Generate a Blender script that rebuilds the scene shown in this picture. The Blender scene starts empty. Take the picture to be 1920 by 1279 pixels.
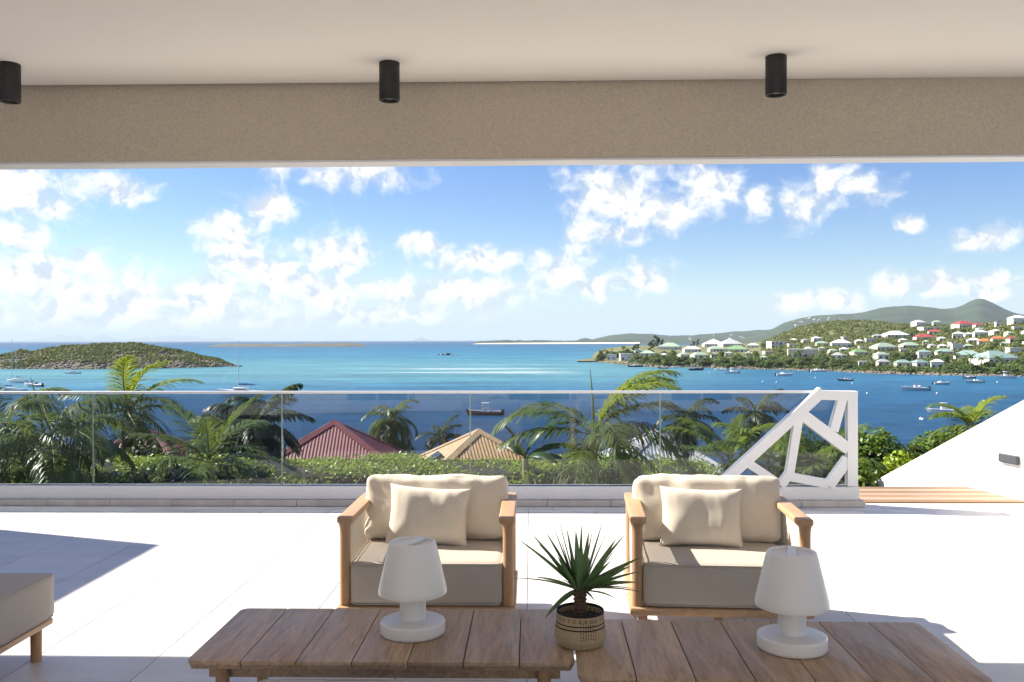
import bpy, bmesh, math, random
import numpy as np
from mathutils import Vector, Matrix, noise as mnoise
random.seed(7); RNG = np.random.default_rng(11)
scene = bpy.context.scene
COL = scene.collection
R = math.radians
# ------------------------------------------------------------------ camera
FPX = 1680.0; CAM_H = 1.48
cam_d = bpy.data.cameras.new('camera'); cam = bpy.data.objects.new('camera', cam_d); COL.objects.link(cam)
cam_d.sensor_width = 36.0; cam_d.lens = 36.0 * FPX / 1920.0
cam_d.clip_start = 0.05; cam_d.clip_end = 300000.0
CM = Matrix.Rotation(R(1.2), 4, 'Z') @ Matrix.Rotation(R(90 - 0.06), 4, 'X') @ Matrix.Rotation(R(-0.13), 4, 'Z')
CM.translation = (0, 0, CAM_H)
cam.matrix_world = CM
scene.camera = cam
scene.render.resolution_x = 1024; scene.render.resolution_y = 682
# ------------------------------------------------------------------ exposure
vs = scene.view_settings
vs.view_transform = 'Standard'; vs.look = 'None'; vs.gamma = 1.0; vs.exposure = 1.28
try: vs.use_curve_mapping = False
except Exception: pass
scene.render.engine = 'CYCLES'
scene.cycles.max_bounces = 8; scene.cycles.diffuse_bounces = 4; scene.cycles.transparent_max_bounces = 24
# ------------------------------------------------------------------ sun
SUN_AZ = R(-71.0); SUN_EL = R(40.0)          # azimuth measured from +Y towards +X
sd = Vector((math.sin(SUN_AZ) * math.cos(SUN_EL), math.cos(SUN_AZ) * math.cos(SUN_EL), math.sin(SUN_EL)))
sun_d = bpy.data.lights.new('sun', 'SUN'); sun = bpy.data.objects.new('sun', sun_d); COL.objects.link(sun)
sun_d.energy = 5.0; sun_d.angle = R(0.5); sun_d.color = (1.0, 0.91, 0.78)
sun.location = sd * 60; sun.rotation_euler = sd.to_track_quat('Z', 'Y').to_euler()

# ------------------------------------------------------------------ pixel <-> place helpers (1920 x 1279 photograph)
M3 = CM.to_3x3()
def ray(px, py): return M3 @ Vector(((px - 960) / FPX, -(py - 639.5) / FPX, -1.0))
def at(px, py, D): return Vector((0, 0, CAM_H)) + ray(px, py) * D
def onz(px, py, z):
    r = ray(px, py); return Vector((0, 0, CAM_H)) + r * ((z - CAM_H) / r.z)

# ------------------------------------------------------------------ node helpers
class NT:
    def __init__(s, tree): s.t = tree; s.n = tree.nodes; s.l = tree.links
    def new(s, typ, **kw):
        n = s.n.new(typ)
        for k, v in kw.items(): setattr(n, k, v)
        return n
    def set(s, sock, v):
        if isinstance(v, bpy.types.NodeSocket): s.l.new(v, sock)
        else: sock.default_value = v
    def math(s, op, a, b=None, c=None, clamp=False):
        n = s.n.new('ShaderNodeMath'); n.operation = op; n.use_clamp = clamp
        s.set(n.inputs[0], a)
        if b is not None: s.set(n.inputs[1], b)
        if c is not None: s.set(n.inputs[2], c)
        return n.outputs[0]
    def vmath(s, op, a, b=None, out=0):
        n = s.n.new('ShaderNodeVectorMath'); n.operation = op
        s.set(n.inputs[0], a)
        if b is not None: s.set(n.inputs[1], b)
        return n.outputs['Value'] if op in ('LENGTH', 'DOT_PRODUCT', 'DISTANCE') else n.outputs[0]
    def noise(s, vec, scale, detail=4, rough=0.55, out='Fac', dim='3D', dist=0.0):
        n = s.n.new('ShaderNodeTexNoise'); n.noise_dimensions = dim
        if vec is not None: s.l.new(vec, n.inputs['Vector'])
        n.inputs['Scale'].default_value = scale; n.inputs['Detail'].default_value = detail
        n.inputs['Roughness'].default_value = rough; n.inputs['Distortion'].default_value = dist
        return n.outputs[out]
    def ramp(s, fac, stops, interp='LINEAR'):
        n = s.n.new('ShaderNodeValToRGB'); n.color_ramp.interpolation = interp
        e = n.color_ramp.elements
        while len(e) < len(stops): e.new(0.5)
        for i, (p, c) in enumerate(stops):
            e[i].position = p; e[i].color = (c[0], c[1], c[2], 1) if len(c) == 3 else c
        s.l.new(fac, n.inputs[0]); return n.outputs[0]
    def mix(s, fac, a, b, blend='MIX'):
        n = s.n.new('ShaderNodeMix'); n.data_type = 'RGBA'; n.blend_type = blend
        s.set(n.inputs[0], fac)
        s.set(n.inputs[6], a if isinstance(a, bpy.types.NodeSocket) else (*a, 1))
        s.set(n.inputs[7], b if isinstance(b, bpy.types.NodeSocket) else (*b, 1))
        return n.outputs[2]
    def maprange(s, v, a, b, c=0.0, d=1.0, interp='LINEAR'):
        n = s.n.new('ShaderNodeMapRange'); n.interpolation_type = interp
        s.set(n.inputs[0], v)
        for i, x in enumerate((a, b, c, d)): n.inputs[i + 1].default_value = x
        return n.outputs[0]

# ------------------------------------------------------------------ world: sky with cumulus
world = bpy.data.worlds.new('World'); scene.world = world; world.use_nodes = True
W = NT(world.node_tree); W.n.clear()
sky = W.new('ShaderNodeTexSky'); sky.sky_type = 'NISHITA'; sky.sun_disc = False
sky.sun_elevation = SUN_EL; sky.sun_rotation = SUN_AZ % (2 * math.pi)
sky.altitude = 20; sky.air_density = 0.9; sky.dust_density = 0.25; sky.ozone_density = 2.2
tc = W.new('ShaderNodeTexCoord')
sep = W.new('ShaderNodeSeparateXYZ'); W.l.new(tc.outputs['Generated'], sep.inputs[0])
azs = W.math('ARCTAN2', sep.outputs[0], sep.outputs[1]); els = W.math('ARCSINE', sep.outputs[2])
uvc = W.new('ShaderNodeCombineXYZ'); W.l.new(azs, uvc.inputs[0]); W.l.new(els, uvc.inputs[1])
uv0 = uvc.outputs[0]
warp = W.noise(uv0, 26.0, 2, 0.5, out='Color')
uv = W.vmath('ADD', uv0, W.vmath('MULTIPLY', W.vmath('SUBTRACT', warp, (0.5, 0.5, 0.5)), (0.035, 0.022, 0.0)))
CLOUDS = [(40,362,80,44),(208,356,58,28),(650,318,120,30),(505,388,58,26),(440,428,48,30),(445,485,62,52),(505,525,85,45),
 (622,482,70,42),(590,545,95,42),(662,455,36,26),(380,565,130,42),(205,560,120,45),(60,520,95,60),(40,452,46,30),
 (800,460,40,18),(895,486,98,22),(1050,512,66,42),(1132,532,42,26),(1215,522,42,30),(900,550,95,32),
 (765,548,65,26),(1150,362,80,56),(1128,436,62,28),(1255,395,80,36),(1335,352,58,38),(1420,380,26,30),(1508,378,42,32),
 (1545,340,24,30),(1605,352,44,32),(1710,420,22,12),(1835,443,52,18),(1680,538,28,26),(1770,525,36,20),
 (1862,527,42,18),(1860,552,52,14),(1565,567,36,20),(1480,567,42,18),(700,590,150,16),(300,598,260,20)]
dmin = None
for (px, py, rx, ry) in CLOUDS:
    r = ray(px, py).normalized()
    kx, ky = FPX / (rx * 1.4), FPX / (ry * 1.4)
    vm = W.new('ShaderNodeVectorMath', operation='MULTIPLY_ADD'); W.l.new(uv, vm.inputs[0]); vm.inputs[1].default_value = (kx, ky, 0); vm.inputs[2].default_value = (-kx * math.atan2(r.x, r.y), -ky * math.asin(r.z), 0)
    d = W.vmath('LENGTH', vm.outputs[0])
    dmin = d if dmin is None else W.math('SMOOTH_MIN', dmin, d, 0.35)
env = W.math('SUBTRACT', 1.0, dmin)
# the same kind of cloud carries on all round and overhead
gen = W.math('MULTIPLY', W.math('SUBTRACT', W.noise(W.vmath('MULTIPLY', uv, (1.0, 1.7, 1.0)), 7.0, 3, 0.55), 0.56), 5.0)
side = W.maprange(W.math('ABSOLUTE', azs), 0.58, 0.66)
high = W.maprange(els, 0.2, 0.26)
outm = W.math('MAXIMUM', side, high)
genm = W.math('SUBTRACT', gen, W.math('MULTIPLY', W.math('SUBTRACT', 1.0, outm), 6.0))
env = W.math('MAXIMUM', env, genm)
fb = W.noise(uv, 30.0, 6, 0.6)
fb2 = W.noise(W.vmath('ADD', uv, (0.008, -0.009, 0.0)), 30.0, 3, 0.6)
dens = W.math('ADD', env, W.math('MULTIPLY', W.math('SUBTRACT', fb, 0.5), 2.3))
alpha = W.maprange(dens, -0.12, 0.85, 0.0, 0.95, 'SMOOTHSTEP')
veil = W.math('MULTIPLY', W.maprange(els, 0.0, 0.085, 1.0, 0.0, 'SMOOTHSTEP'), 0.6)   # far, low cloud bank merging into pale air
relief = W.math('MULTIPLY', W.math('SUBTRACT', fb, fb2), 1.8)
lum = W.math('ADD', 0.94, relief)
lum = W.math('ADD', lum, W.math('MULTIPLY', W.maprange(dens, 0.1, 1.2), 0.12))
lum = W.math('MINIMUM', W.math('MAXIMUM', lum, 0.8), 1.15)
ccol = W.vmath('MULTIPLY', W.mix(W.maprange(lum, 0.8, 1.0), (0.80, 0.88, 1.0), (1.0, 0.985, 0.95)), (1, 1, 1))
cl = W.new('ShaderNodeVectorMath', operation='SCALE'); W.l.new(ccol, cl.inputs[0]); W.l.new(W.math('MULTIPLY', lum, 7.2), cl.inputs[3])
hs = W.new('ShaderNodeHueSaturation'); hs.inputs['Hue'].default_value = 0.514; hs.inputs['Saturation'].default_value = 1.28; W.l.new(sky.outputs[0], hs.inputs['Color'])
skymix = W.mix(alpha, W.mix(veil, hs.outputs[0], (4.0, 5.1, 6.6)), cl.outputs[0])
bg = W.new('ShaderNodeBackground'); bg.inputs['Strength'].default_value = 0.064
wo = W.new('ShaderNodeOutputWorld'); W.l.new(skymix, bg.inputs['Color']); W.l.new(bg.outputs[0], wo.inputs['Surface'])
try: world.cycles.sampling_method = 'MANUAL'; world.cycles.sample_map_resolution = 1024
except Exception: pass

# ------------------------------------------------------------------ materials
def newmat(name):
    m = bpy.data.materials.new(name); m.use_nodes = True
    t = NT(m.node_tree); t.n.clear()
    o = t.new('ShaderNodeOutputMaterial'); p = t.new('ShaderNodeBsdfPrincipled')
    t.l.new(p.outputs[0], o.inputs['Surface'])
    return m, t, p, o
def pmat(name, c1, c2=None, scale=6.0, rough=0.6, bump=0.0, bscale=40.0, stretch=(1, 1, 1), rand=0.0, metal=0.0, spec=0.5,
         detail=5, lo=0.3, hi=0.7, sheen=0.0, subsurf=0.0, coord='Object', bdetail=4, dist=0.01):
    m, t, p, o = newmat(name)
    c2 = c2 or tuple(min(1, x * 1.15) for x in c1)
    tcn = t.new('ShaderNodeTexCoord'); oi = t.new('ShaderNodeObjectInfo')
    v = tcn.outputs[coord]
    off = t.new('ShaderNodeVectorMath', operation='SCALE'); off.inputs[0].default_value = (13.1, 7.7, 3.3); t.l.new(oi.outputs['Random'], off.inputs[3])
    v = t.vmath('MULTIPLY', t.vmath('ADD', v, off.outputs[0]), stretch)
    n = t.noise(v, scale, detail)
    col = t.mix(t.maprange(n, lo, hi), c1, c2)
    if rand:
        k = t.maprange(oi.outputs['Random'], 0, 1, 1 - rand, 1 + rand)
        sc = t.new('ShaderNodeVectorMath', operation='SCALE'); t.l.new(col, sc.inputs[0]); t.l.new(k, sc.inputs[3]); col = sc.outputs[0]
    t.l.new(col, p.inputs['Base Color'])
    p.inputs['Roughness'].default_value = rough; p.inputs['Metallic'].default_value = metal
    p.inputs['Specular IOR Level'].default_value = spec
    if sheen: p.inputs['Sheen Weight'].default_value = sheen
    if subsurf:
        p.inputs['Subsurface Weight'].default_value = subsurf; p.inputs['Subsurface Radius'].default_value = (0.03, 0.03, 0.028)
    if bump:
        b = t.new('ShaderNodeBump'); b.inputs['Strength'].default_value = bump; b.inputs['Distance'].default_value = dist
        t.l.new(t.noise(v, bscale, bdetail, 0.6), b.inputs['Height']); t.l.new(b.outputs[0], p.inputs['Normal'])
    return m
def leafmat(name, c1, c2, trans=0.35, rand=0.25, rough=0.45, scale=1.5):
    m, t, p, o = newmat(name)
    tcn = t.new('ShaderNodeTexCoord'); oi = t.new('ShaderNodeObjectInfo')
    geo = t.new('ShaderNodeNewGeometry')
    n = t.noise(tcn.outputs['Object'], scale, 3)
    f = t.math('ADD', t.math('MULTIPLY', t.maprange(n, 0.3, 0.7), 0.55), t.math('MULTIPLY', geo.outputs['Random Per Island'], 0.45))
    col = t.mix(f, c1, c2)
    k = t.maprange(oi.outputs['Random'], 0, 1, 1 - rand, 1 + rand)
    sc = t.new('ShaderNodeVectorMath', operation='SCALE'); t.l.new(col, sc.inputs[0]); t.l.new(k, sc.inputs[3]); col = sc.outputs[0]
    t.l.new(col, p.inputs['Base Color']); p.inputs['Roughness'].default_value = rough; p.inputs['Specular IOR Level'].default_value = 0.4
    tr = t.new('ShaderNodeBsdfTranslucent')
    tcol = t.mix(0.5, col, (0.25, 0.30, 0.02), 'MIX'); t.l.new(tcol, tr.inputs['Color'])
    mx = t.new('ShaderNodeMixShader'); mx.inputs[0].default_value = trans
    t.l.new(p.outputs[0], mx.inputs[1]); t.l.new(tr.outputs[0], mx.inputs[2]); t.l.new(mx.outputs[0], o.inputs['Surface'])
    return m
def woodmat(name, c1, c2, rough=0.5, rand=0.15, axis=1, spec=0.4):
    m, t, p, o = newmat(name)
    tcn = t.new('ShaderNodeTexCoord'); oi = t.new('ShaderNodeObjectInfo')
    off = t.new('ShaderNodeVectorMath', operation='SCALE'); off.inputs[0].default_value = (5.1, 17.7, 9.3); t.l.new(oi.outputs['Random'], off.inputs[3])
    st = [11.0, 11.0, 11.0]; st[axis] = 1.0
    v0 = t.vmath('ADD', tcn.outputs['Object'], off.outputs[0])
    v = t.vmath('MULTIPLY', v0, tuple(st))
    n1 = t.noise(v, 1.6, 5, 0.6, dist=1.4)          # broad cathedral grain
    n2 = t.noise(v, 9.0, 4, 0.7)                     # fibres
    n3 = t.noise(v0, 3.0, 3)                         # weathering patches
    f = t.math('ADD', t.math('MULTIPLY', n1, 0.55), t.math('MULTIPLY', n2, 0.45))
    col = t.mix(t.maprange(f, 0.36, 0.64), c1, c2)
    col = t.mix(t.math('MULTIPLY', t.maprange(n3, 0.45, 0.75), 0.35), col, tuple(x * 0.45 + 0.16 for x in c2))
    k = t.maprange(oi.outputs['Random'], 0, 1, 1 - rand, 1 + rand)
    sc = t.new('ShaderNodeVectorMath', operation='SCALE'); t.l.new(col, sc.inputs[0]); t.l.new(k, sc.inputs[3])
    t.l.new(sc.outputs[0], p.inputs['Base Color']); p.inputs['Roughness'].default_value = rough; p.inputs['Specular IOR Level'].default_value = spec
    b = t.new('ShaderNodeBump'); b.inputs['Strength'].default_value = 0.35; b.inputs['Distance'].default_value = 0.002
    t.l.new(f, b.inputs['Height']); t.l.new(b.outputs[0], p.inputs['Normal'])
    return m

MAT = {}
MAT['tile'] = pmat('limestone_tile', (0.62, 0.605, 0.58), (0.72, 0.705, 0.68), 2.2, 0.4, 0.5, 22.0, (1, 2.5, 1), 0.07, bdetail=7, dist=0.004)
MAT['grout'] = pmat('grout', (0.30, 0.285, 0.26))
MAT['curb'] = pmat('curb_stone', (0.52, 0.48, 0.43), (0.66, 0.62, 0.56), 9, 0.8, 0.5, 60, rand=0.06, dist=0.004)
MAT['ceiling'] = pmat('ceiling_paint', (0.88, 0.835, 0.765), (0.90, 0.855, 0.785), 1.2, 0.8, 0.05, 60)
MAT['stucco'] = pmat('taupe_stucco', (0.53, 0.455, 0.36), (0.68, 0.59, 0.475), 110, 0.9, 0.6, 130, bdetail=5, dist=0.006, detail=3)
MAT['white_paint'] = pmat('white_render', (0.80, 0.79, 0.77), (0.83, 0.82, 0.80), 2.0, 0.75, 0.15, 90)
MAT['white_metal'] = pmat('white_metal', (0.74, 0.75, 0.76), (0.80, 0.80, 0.80), 3, 0.38, spec=0.5)
MAT['alu'] = pmat('brushed_aluminium', (0.72, 0.73, 0.74), (0.78, 0.78, 0.78), 30, 0.4, metal=0.35)
MAT['black'] = pmat('black_metal', (0.012, 0.012, 0.013), (0.022, 0.022, 0.023), 25, 0.5, 0.1, 80)
MAT['black_rubber'] = pmat('black_rubber', (0.02, 0.02, 0.022), None, 10, 0.8)
MAT['lens'] = pmat('frosted_lens', (0.35, 0.36, 0.38), None, 10, 0.25)
MAT['teak'] = woodmat('weathered_teak', (0.31, 0.20, 0.115), (0.60, 0.42, 0.275), 0.45, 0.14, axis=1)
MAT['teak_pale'] = woodmat('pale_teak', (0.38, 0.215, 0.105), (0.50, 0.31, 0.17), 0.5, 0.06, axis=2)
MAT['teak_arm'] = woodmat('pale_teak_arm', (0.40, 0.24, 0.125), (0.53, 0.34, 0.20), 0.48, 0.06, axis=1)
MAT['deck'] = woodmat('deck_board', (0.20, 0.115, 0.06), (0.32, 0.20, 0.115), 0.6, 0.3, axis=0)
def fabric(name, c, dark=0.86):
    m, t, p, o = newmat(name)
    tcn = t.new('ShaderNodeTexCoord'); v = tcn.outputs['Object']
    wa = t.noise(t.vmath('MULTIPLY', v, (1, 1, 0.12)), 420, 2); wb = t.noise(t.vmath('MULTIPLY', v, (0.12, 0.12, 1)), 420, 2)
    w = t.math('ADD', t.math('MULTIPLY', wa, 0.5), t.math('MULTIPLY', wb, 0.5))
    n = t.noise(v, 5.0, 3)
    f = t.math('ADD', t.math('MULTIPLY', t.maprange(w, 0.35, 0.65), 0.75), t.math('MULTIPLY', n, 0.25))
    t.l.new(t.mix(f, tuple(x * dark for x in c), c), p.inputs['Base Color'])
    p.inputs['Roughness'].default_value = 0.9; p.inputs['Specular IOR Level'].default_value = 0.15; p.inputs['Sheen Weight'].default_value = 0.15
    b = t.new('ShaderNodeBump'); b.inputs['Strength'].default_value = 0.4; b.inputs['Distance'].default_value = 0.0015
    t.l.new(w, b.inputs['Height']); t.l.new(b.outputs[0], p.inputs['Normal'])
    return m
MAT['cushion'] = fabric('greige_fabric', (0.48, 0.43, 0.375))
MAT['linen'] = fabric('cream_linen', (0.65, 0.595, 0.515))
MAT['rope'] = pmat('woven_rope', (0.66, 0.60, 0.51), (0.80, 0.74, 0.65), 90, 0.85, 0.5, 300)
MAT['lamp_plastic'] = pmat('opal_plastic', (0.84, 0.81, 0.76), (0.86, 0.83, 0.78), 3, 0.32, subsurf=0.25)
MAT['soil'] = pmat('soil', (0.02, 0.014, 0.01), (0.05, 0.035, 0.025), 40, 0.95, 1.0, 60)
MAT['yucca_stem'] = pmat('yucca_stem', (0.06, 0.035, 0.022), (0.17, 0.10, 0.06), 60, 0.85, 0.8, 80)
MAT['yucca'] = leafmat('yucca_leaf', (0.07, 0.155, 0.06), (0.19, 0.29, 0.125), 0.15, 0.3, 0.42, 3)
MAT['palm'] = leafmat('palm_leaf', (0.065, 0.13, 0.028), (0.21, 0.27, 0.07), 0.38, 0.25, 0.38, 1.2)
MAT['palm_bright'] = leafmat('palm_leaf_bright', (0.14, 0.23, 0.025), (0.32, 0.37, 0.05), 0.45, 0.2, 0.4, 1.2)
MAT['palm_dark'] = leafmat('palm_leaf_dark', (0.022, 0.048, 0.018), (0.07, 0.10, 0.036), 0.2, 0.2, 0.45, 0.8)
MAT['rachis'] = pmat('palm_rachis', (0.13, 0.16, 0.04), (0.24, 0.24, 0.08), 6, 0.5)
MAT['palm_trunk_green'] = pmat('crownshaft', (0.24, 0.27, 0.10), (0.38, 0.36, 0.18), 5, 0.55, 0.3, 20, (1, 1, 5))
MAT['bark'] = pmat('palm_bark', (0.10, 0.08, 0.06), (0.22, 0.18, 0.14), 9, 0.9, 0.8, 22, (1, 1, 6))
MAT['hedge'] = leafmat('hedge_leaf', (0.18, 0.31, 0.02), (0.45, 0.55, 0.045), 0.35, 0.1, 0.4, 3)
MAT['shrub'] = leafmat('shrub_leaf', (0.05, 0.115, 0.018), (0.16, 0.24, 0.035), 0.3, 0.2, 0.42, 1.5)
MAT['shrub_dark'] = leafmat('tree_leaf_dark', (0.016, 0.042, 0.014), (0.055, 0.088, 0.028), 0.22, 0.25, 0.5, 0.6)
MAT['scrub'] = leafmat('scrub_leaf', (0.075, 0.11, 0.02), (0.22, 0.23, 0.07), 0.15, 0.1, 0.7, 0.05)
MAT['banana'] = leafmat('banana_leaf', (0.022, 0.06, 0.022), (0.06, 0.12, 0.035), 0.25, 0.3, 0.35, 2)
MAT['plume'] = leafmat('grass_plume', (0.36, 0.32, 0.20), (0.52, 0.47, 0.33), 0.4, 0.1, 0.8, 5)
MAT['petal'] = leafmat('white_petal', (0.72, 0.72, 0.68), (0.82, 0.82, 0.8), 0.3, 0.05, 0.6, 5)
MAT['hedge_core'] = pmat('core_shade', (0.010, 0.012, 0.006), (0.025, 0.022, 0.012), 12, 0.95, 0.8, 20)  # near-black filler: shade inside the foliage put into its colour
MAT['earth'] = pmat('garden_earth', (0.05, 0.05, 0.022), (0.12, 0.10, 0.055), 1.2, 0.95, 0.6, 12)
MAT['rock'] = pmat('shore_rock', (0.10, 0.085, 0.07), (0.27, 0.235, 0.20), 1.2, 0.9, 0.8, 2.0, dist=0.3)
MAT['sand'] = pmat('beach_sand', (0.62, 0.55, 0.43), (0.72, 0.66, 0.54), 0.2, 0.9)

# ------------------------------------------------------------------ object helpers
def tag(o, label=None, cat=None, group=None, kind=None):
    if label: o['label'] = label
    if cat: o['category'] = cat
    if group: o['group'] = group
    if kind: o['kind'] = kind
    return o
def link(name, me, mat, parent=None, smooth=False, loc=None):
    o = bpy.data.objects.new(name, me); COL.objects.link(o)
    if mat is not None and not me.materials: me.materials.append(MAT[mat] if isinstance(mat, str) else mat)
    if parent: o.parent = parent
    if loc is not None: o.location = loc
    return o
def mesh_from(bm, name, smooth=None):
    bmesh.ops.recalc_face_normals(bm, faces=bm.faces[:])
    me = bpy.data.meshes.new(name); bm.to_mesh(me); bm.free()
    if smooth is not None:
        for p in me.polygons: p.use_smooth = True
        if smooth < 179:
            try: me.set_sharp_from_angle(angle=R(smooth))
            except Exception: pass
    return me
def obj(name, bm, mat, parent=None, smooth=None, loc=None):
    return link(name, mesh_from(bm, name, smooth), mat, parent, loc=loc)
def np_mesh(name, verts, faces, smooth=False):
    """verts (n,3), faces (m,k) numpy arrays"""
    me = bpy.data.meshes.new(name)
    verts = np.asarray(verts, dtype=np.float32); faces = np.asarray(faces, dtype=np.int32)
    m, k = faces.shape
    me.vertices.add(len(verts)); me.vertices.foreach_set('co', verts.ravel())
    me.loops.add(m * k); me.loops.foreach_set('vertex_index', faces.ravel())
    me.polygons.add(m); me.polygons.foreach_set('loop_start', np.arange(0, m * k, k, dtype=np.int32))
    try: me.polygons.foreach_set('loop_total', np.full(m, k, dtype=np.int32))
    except Exception: pass
    me.update(calc_edges=True); me.validate()
    if smooth: me.polygons.foreach_set('use_smooth', np.ones(len(me.polygons), dtype=bool))
    return me
def empty(name, loc=(0, 0, 0), rz=0.0, label=None, cat=None, group=None):
    o = bpy.data.objects.new(name, None); COL.objects.link(o); o.location = loc; o.rotation_euler = (0, 0, rz)
    o.empty_display_size = 0.1
    return tag(o, label, cat, group)
def copy_tree(o, parent=None):
    c = o.copy(); COL.objects.link(c)
    if parent: c.parent = parent
    for ch in o.children: copy_tree(ch, c)
    return c
def box(bm, x0, x1, y0, y1, z0, z1, bev=0.0, seg=2):
    vs_ = [bm.verts.new(p) for p in ((x0,y0,z0),(x1,y0,z0),(x1,y1,z0),(x0,y1,z0),(x0,y0,z1),(x1,y0,z1),(x1,y1,z1),(x0,y1,z1))]
    fs = [bm.faces.new([vs_[i] for i in f]) for f in ((3,2,1,0),(4,5,6,7),(0,1,5,4),(1,2,6,5),(2,3,7,6),(3,0,4,7))]
    if bev > 0:
        es = list({e for f in fs for e in f.edges})
        bmesh.ops.bevel(bm, geom=es, offset=bev, segments=seg, profile=0.5, affect='EDGES')
def tube(bm, pts, rad, seg=8, cap=True):
    pts = [Vector(p) for p in pts]; n = len(pts)
    if not hasattr(rad, '__len__'): rad = [rad] * n
    rings = []; prev = None
    for i, p in enumerate(pts):
        d = (pts[min(i + 1, n - 1)] - pts[max(i - 1, 0)]).normalized()
        a = prev if prev is not None else (Vector((1, 0, 0)) if abs(d.x) < 0.9 else Vector((0, 1, 0)))
        u = (a - d * a.dot(d)).normalized(); w = d.cross(u); prev = u
        rings.append([bm.verts.new(p + (u * math.cos(2*math.pi*k/seg) + w * math.sin(2*math.pi*k/seg)) * rad[i]) for k in range(seg)])
    for i in range(n - 1):
        for k in range(seg):
            bm.faces.new((rings[i][k], rings[i][(k+1) % seg], rings[i+1][(k+1) % seg], rings[i+1][k]))
    if cap: bm.faces.new(rings[0][::-1]); bm.faces.new(rings[-1])
def lathe(bm, prof, seg=32, c=(0, 0, 0)):
    rings = []
    for r, z in prof:
        if r <= 1e-6: rings.append([bm.verts.new((c[0], c[1], c[2] + z))])
        else: rings.append([bm.verts.new((c[0] + r*math.cos(2*math.pi*k/seg), c[1] + r*math.sin(2*math.pi*k/seg), c[2] + z)) for k in range(seg)])
    for a, b in zip(rings, rings[1:]):
        for k in range(seg):
            k2 = (k + 1) % seg
            if len(a) == 1 and len(b) == 1: continue
            if len(a) == 1: bm.faces.new((a[0], b[k2], b[k]))
            elif len(b) == 1: bm.faces.new((a[k], a[k2], b[0]))
            else: bm.faces.new((a[k], a[k2], b[k2], b[k]))
def interp(x, pts):
    if x <= pts[0][0]: return pts[0][1]
    for (a, b), (c, d) in zip(pts, pts[1:]):
        if x <= c: 
            t = (x - a) / (c - a); return b + (d - b) * t
    return pts[-1][1]
# ================================================================== TERRACE
def struct(o, label=None): return tag(o, label, None, None, 'structure')
TP = 0.575
bm = bmesh.new(); box(bm, -6.6, 7.5, -9.0, 8.27, -0.5, -0.012)
floor = struct(obj('terrace_floor', bm, 'grout'))
def tile_mesh(w, d):
    bm = bmesh.new(); box(bm, -w/2, w/2, -d/2, d/2, -0.02, 0.0, 0.0016, 1); return mesh_from(bm, 'tile')
tm = tile_mesh(TP - 0.004, TP - 0.004)
X0 = -0.31; YT = 7.823
for j in range(9):
    yc = YT - TP * (j + 0.5)
    for i in range(-9, 10):
        xc = X0 + TP * i
        if abs(xc) > 0.62 * (yc + 0.8) + 0.5: continue
        link('tile', tm, 'tile', floor, loc=(xc, yc, 0))
bm = bmesh.new(); box(bm, -6.6, 7.5, -9.0, YT - 9*TP - 0.004, -0.02, -0.0005); obj('tile_field', bm, 'tile', floor)   # behind the camera
ts = tile_mesh(TP - 0.004, 0.112)
for i in range(-9, 13): link('tile', ts, 'tile', floor, loc=(X0 + TP * i + 0.21, 7.889, 0))
tr_ = tile_mesh(TP - 0.004, 0.2)
for i in range(6, 9): link('tile', tr_, 'tile', floor, loc=(X0 + TP * i + 0.09, 8.048, 0))
# curb under the balustrade
curb = empty('curb', (0, 0, 0)); struct(curb)
bm = bmesh.new(); box(bm, -0.2785, 0.2785, 0, 0.29, 0, 0.0555, 0.003, 1); cm_ = mesh_from(bm, 'curb_stone')
for i in range(-12, 6):
    x = 2.945 - 0.28 - 0.56 * (5 - i)
    if x > -7: link('curb_stone', cm_, 'curb', curb, loc=(x, 7.948, 0.0))
# ceiling, beam, walls
bm = bmesh.new(); box(bm, -6.2, 8.2, -1.4, 4.935, 2.905, 3.2); struct(obj('ceiling', bm, 'ceiling'))
bm = bmesh.new(); box(bm, -7.5, 9.5, 0, 0.125, 2.486, 3.3, 0.004, 1)
beam = struct(obj('roof_beam', bm, 'stucco', loc=(0, 4.952, 0))); beam.rotation_euler = (0, 0, R(-0.4))
bm = bmesh.new(); box(bm, -7.5, 9.5, 0.004, 0.145, 2.472, 2.4845); obj('soffit_trim', bm, 'white_metal', beam)
bm = bmesh.new(); box(bm, -6.25, -5.96, -1.4, 7.57, -0.5, 2.9); struct(obj('side_wall', bm, 'white_paint'))
# unseen facade and courtyard, added to bounce warm sunlight into the covered lounge
bm = bmesh.new(); box(bm, -6.25, 7.5, -6.3, -6.0, -0.5, 3.6); fc = struct(obj('added_bounce_facade', bm, pmat('bounce_render', (0.80, 0.73, 0.63), (0.84, 0.77, 0.67), 1.5, 0.8, 0.2, 60)))
for x in (-4.6, -0.6, 3.4):
    bm = bmesh.new(); box(bm, x, x + 1.6, -6.0, -5.985, 0.0, 2.2); dr = obj('added_glass_door', bm, pmat('added_door_glass', (0.03, 0.035, 0.04), (0.05, 0.055, 0.06), 2, 0.1), fc)
    for xx in (x, x + 0.77, x + 1.54): bm = bmesh.new(); box(bm, xx, xx + 0.06, -6.0, -5.96, 0.0, 2.2); obj('added_door_frame', bm, 'white_metal', dr)
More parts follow.
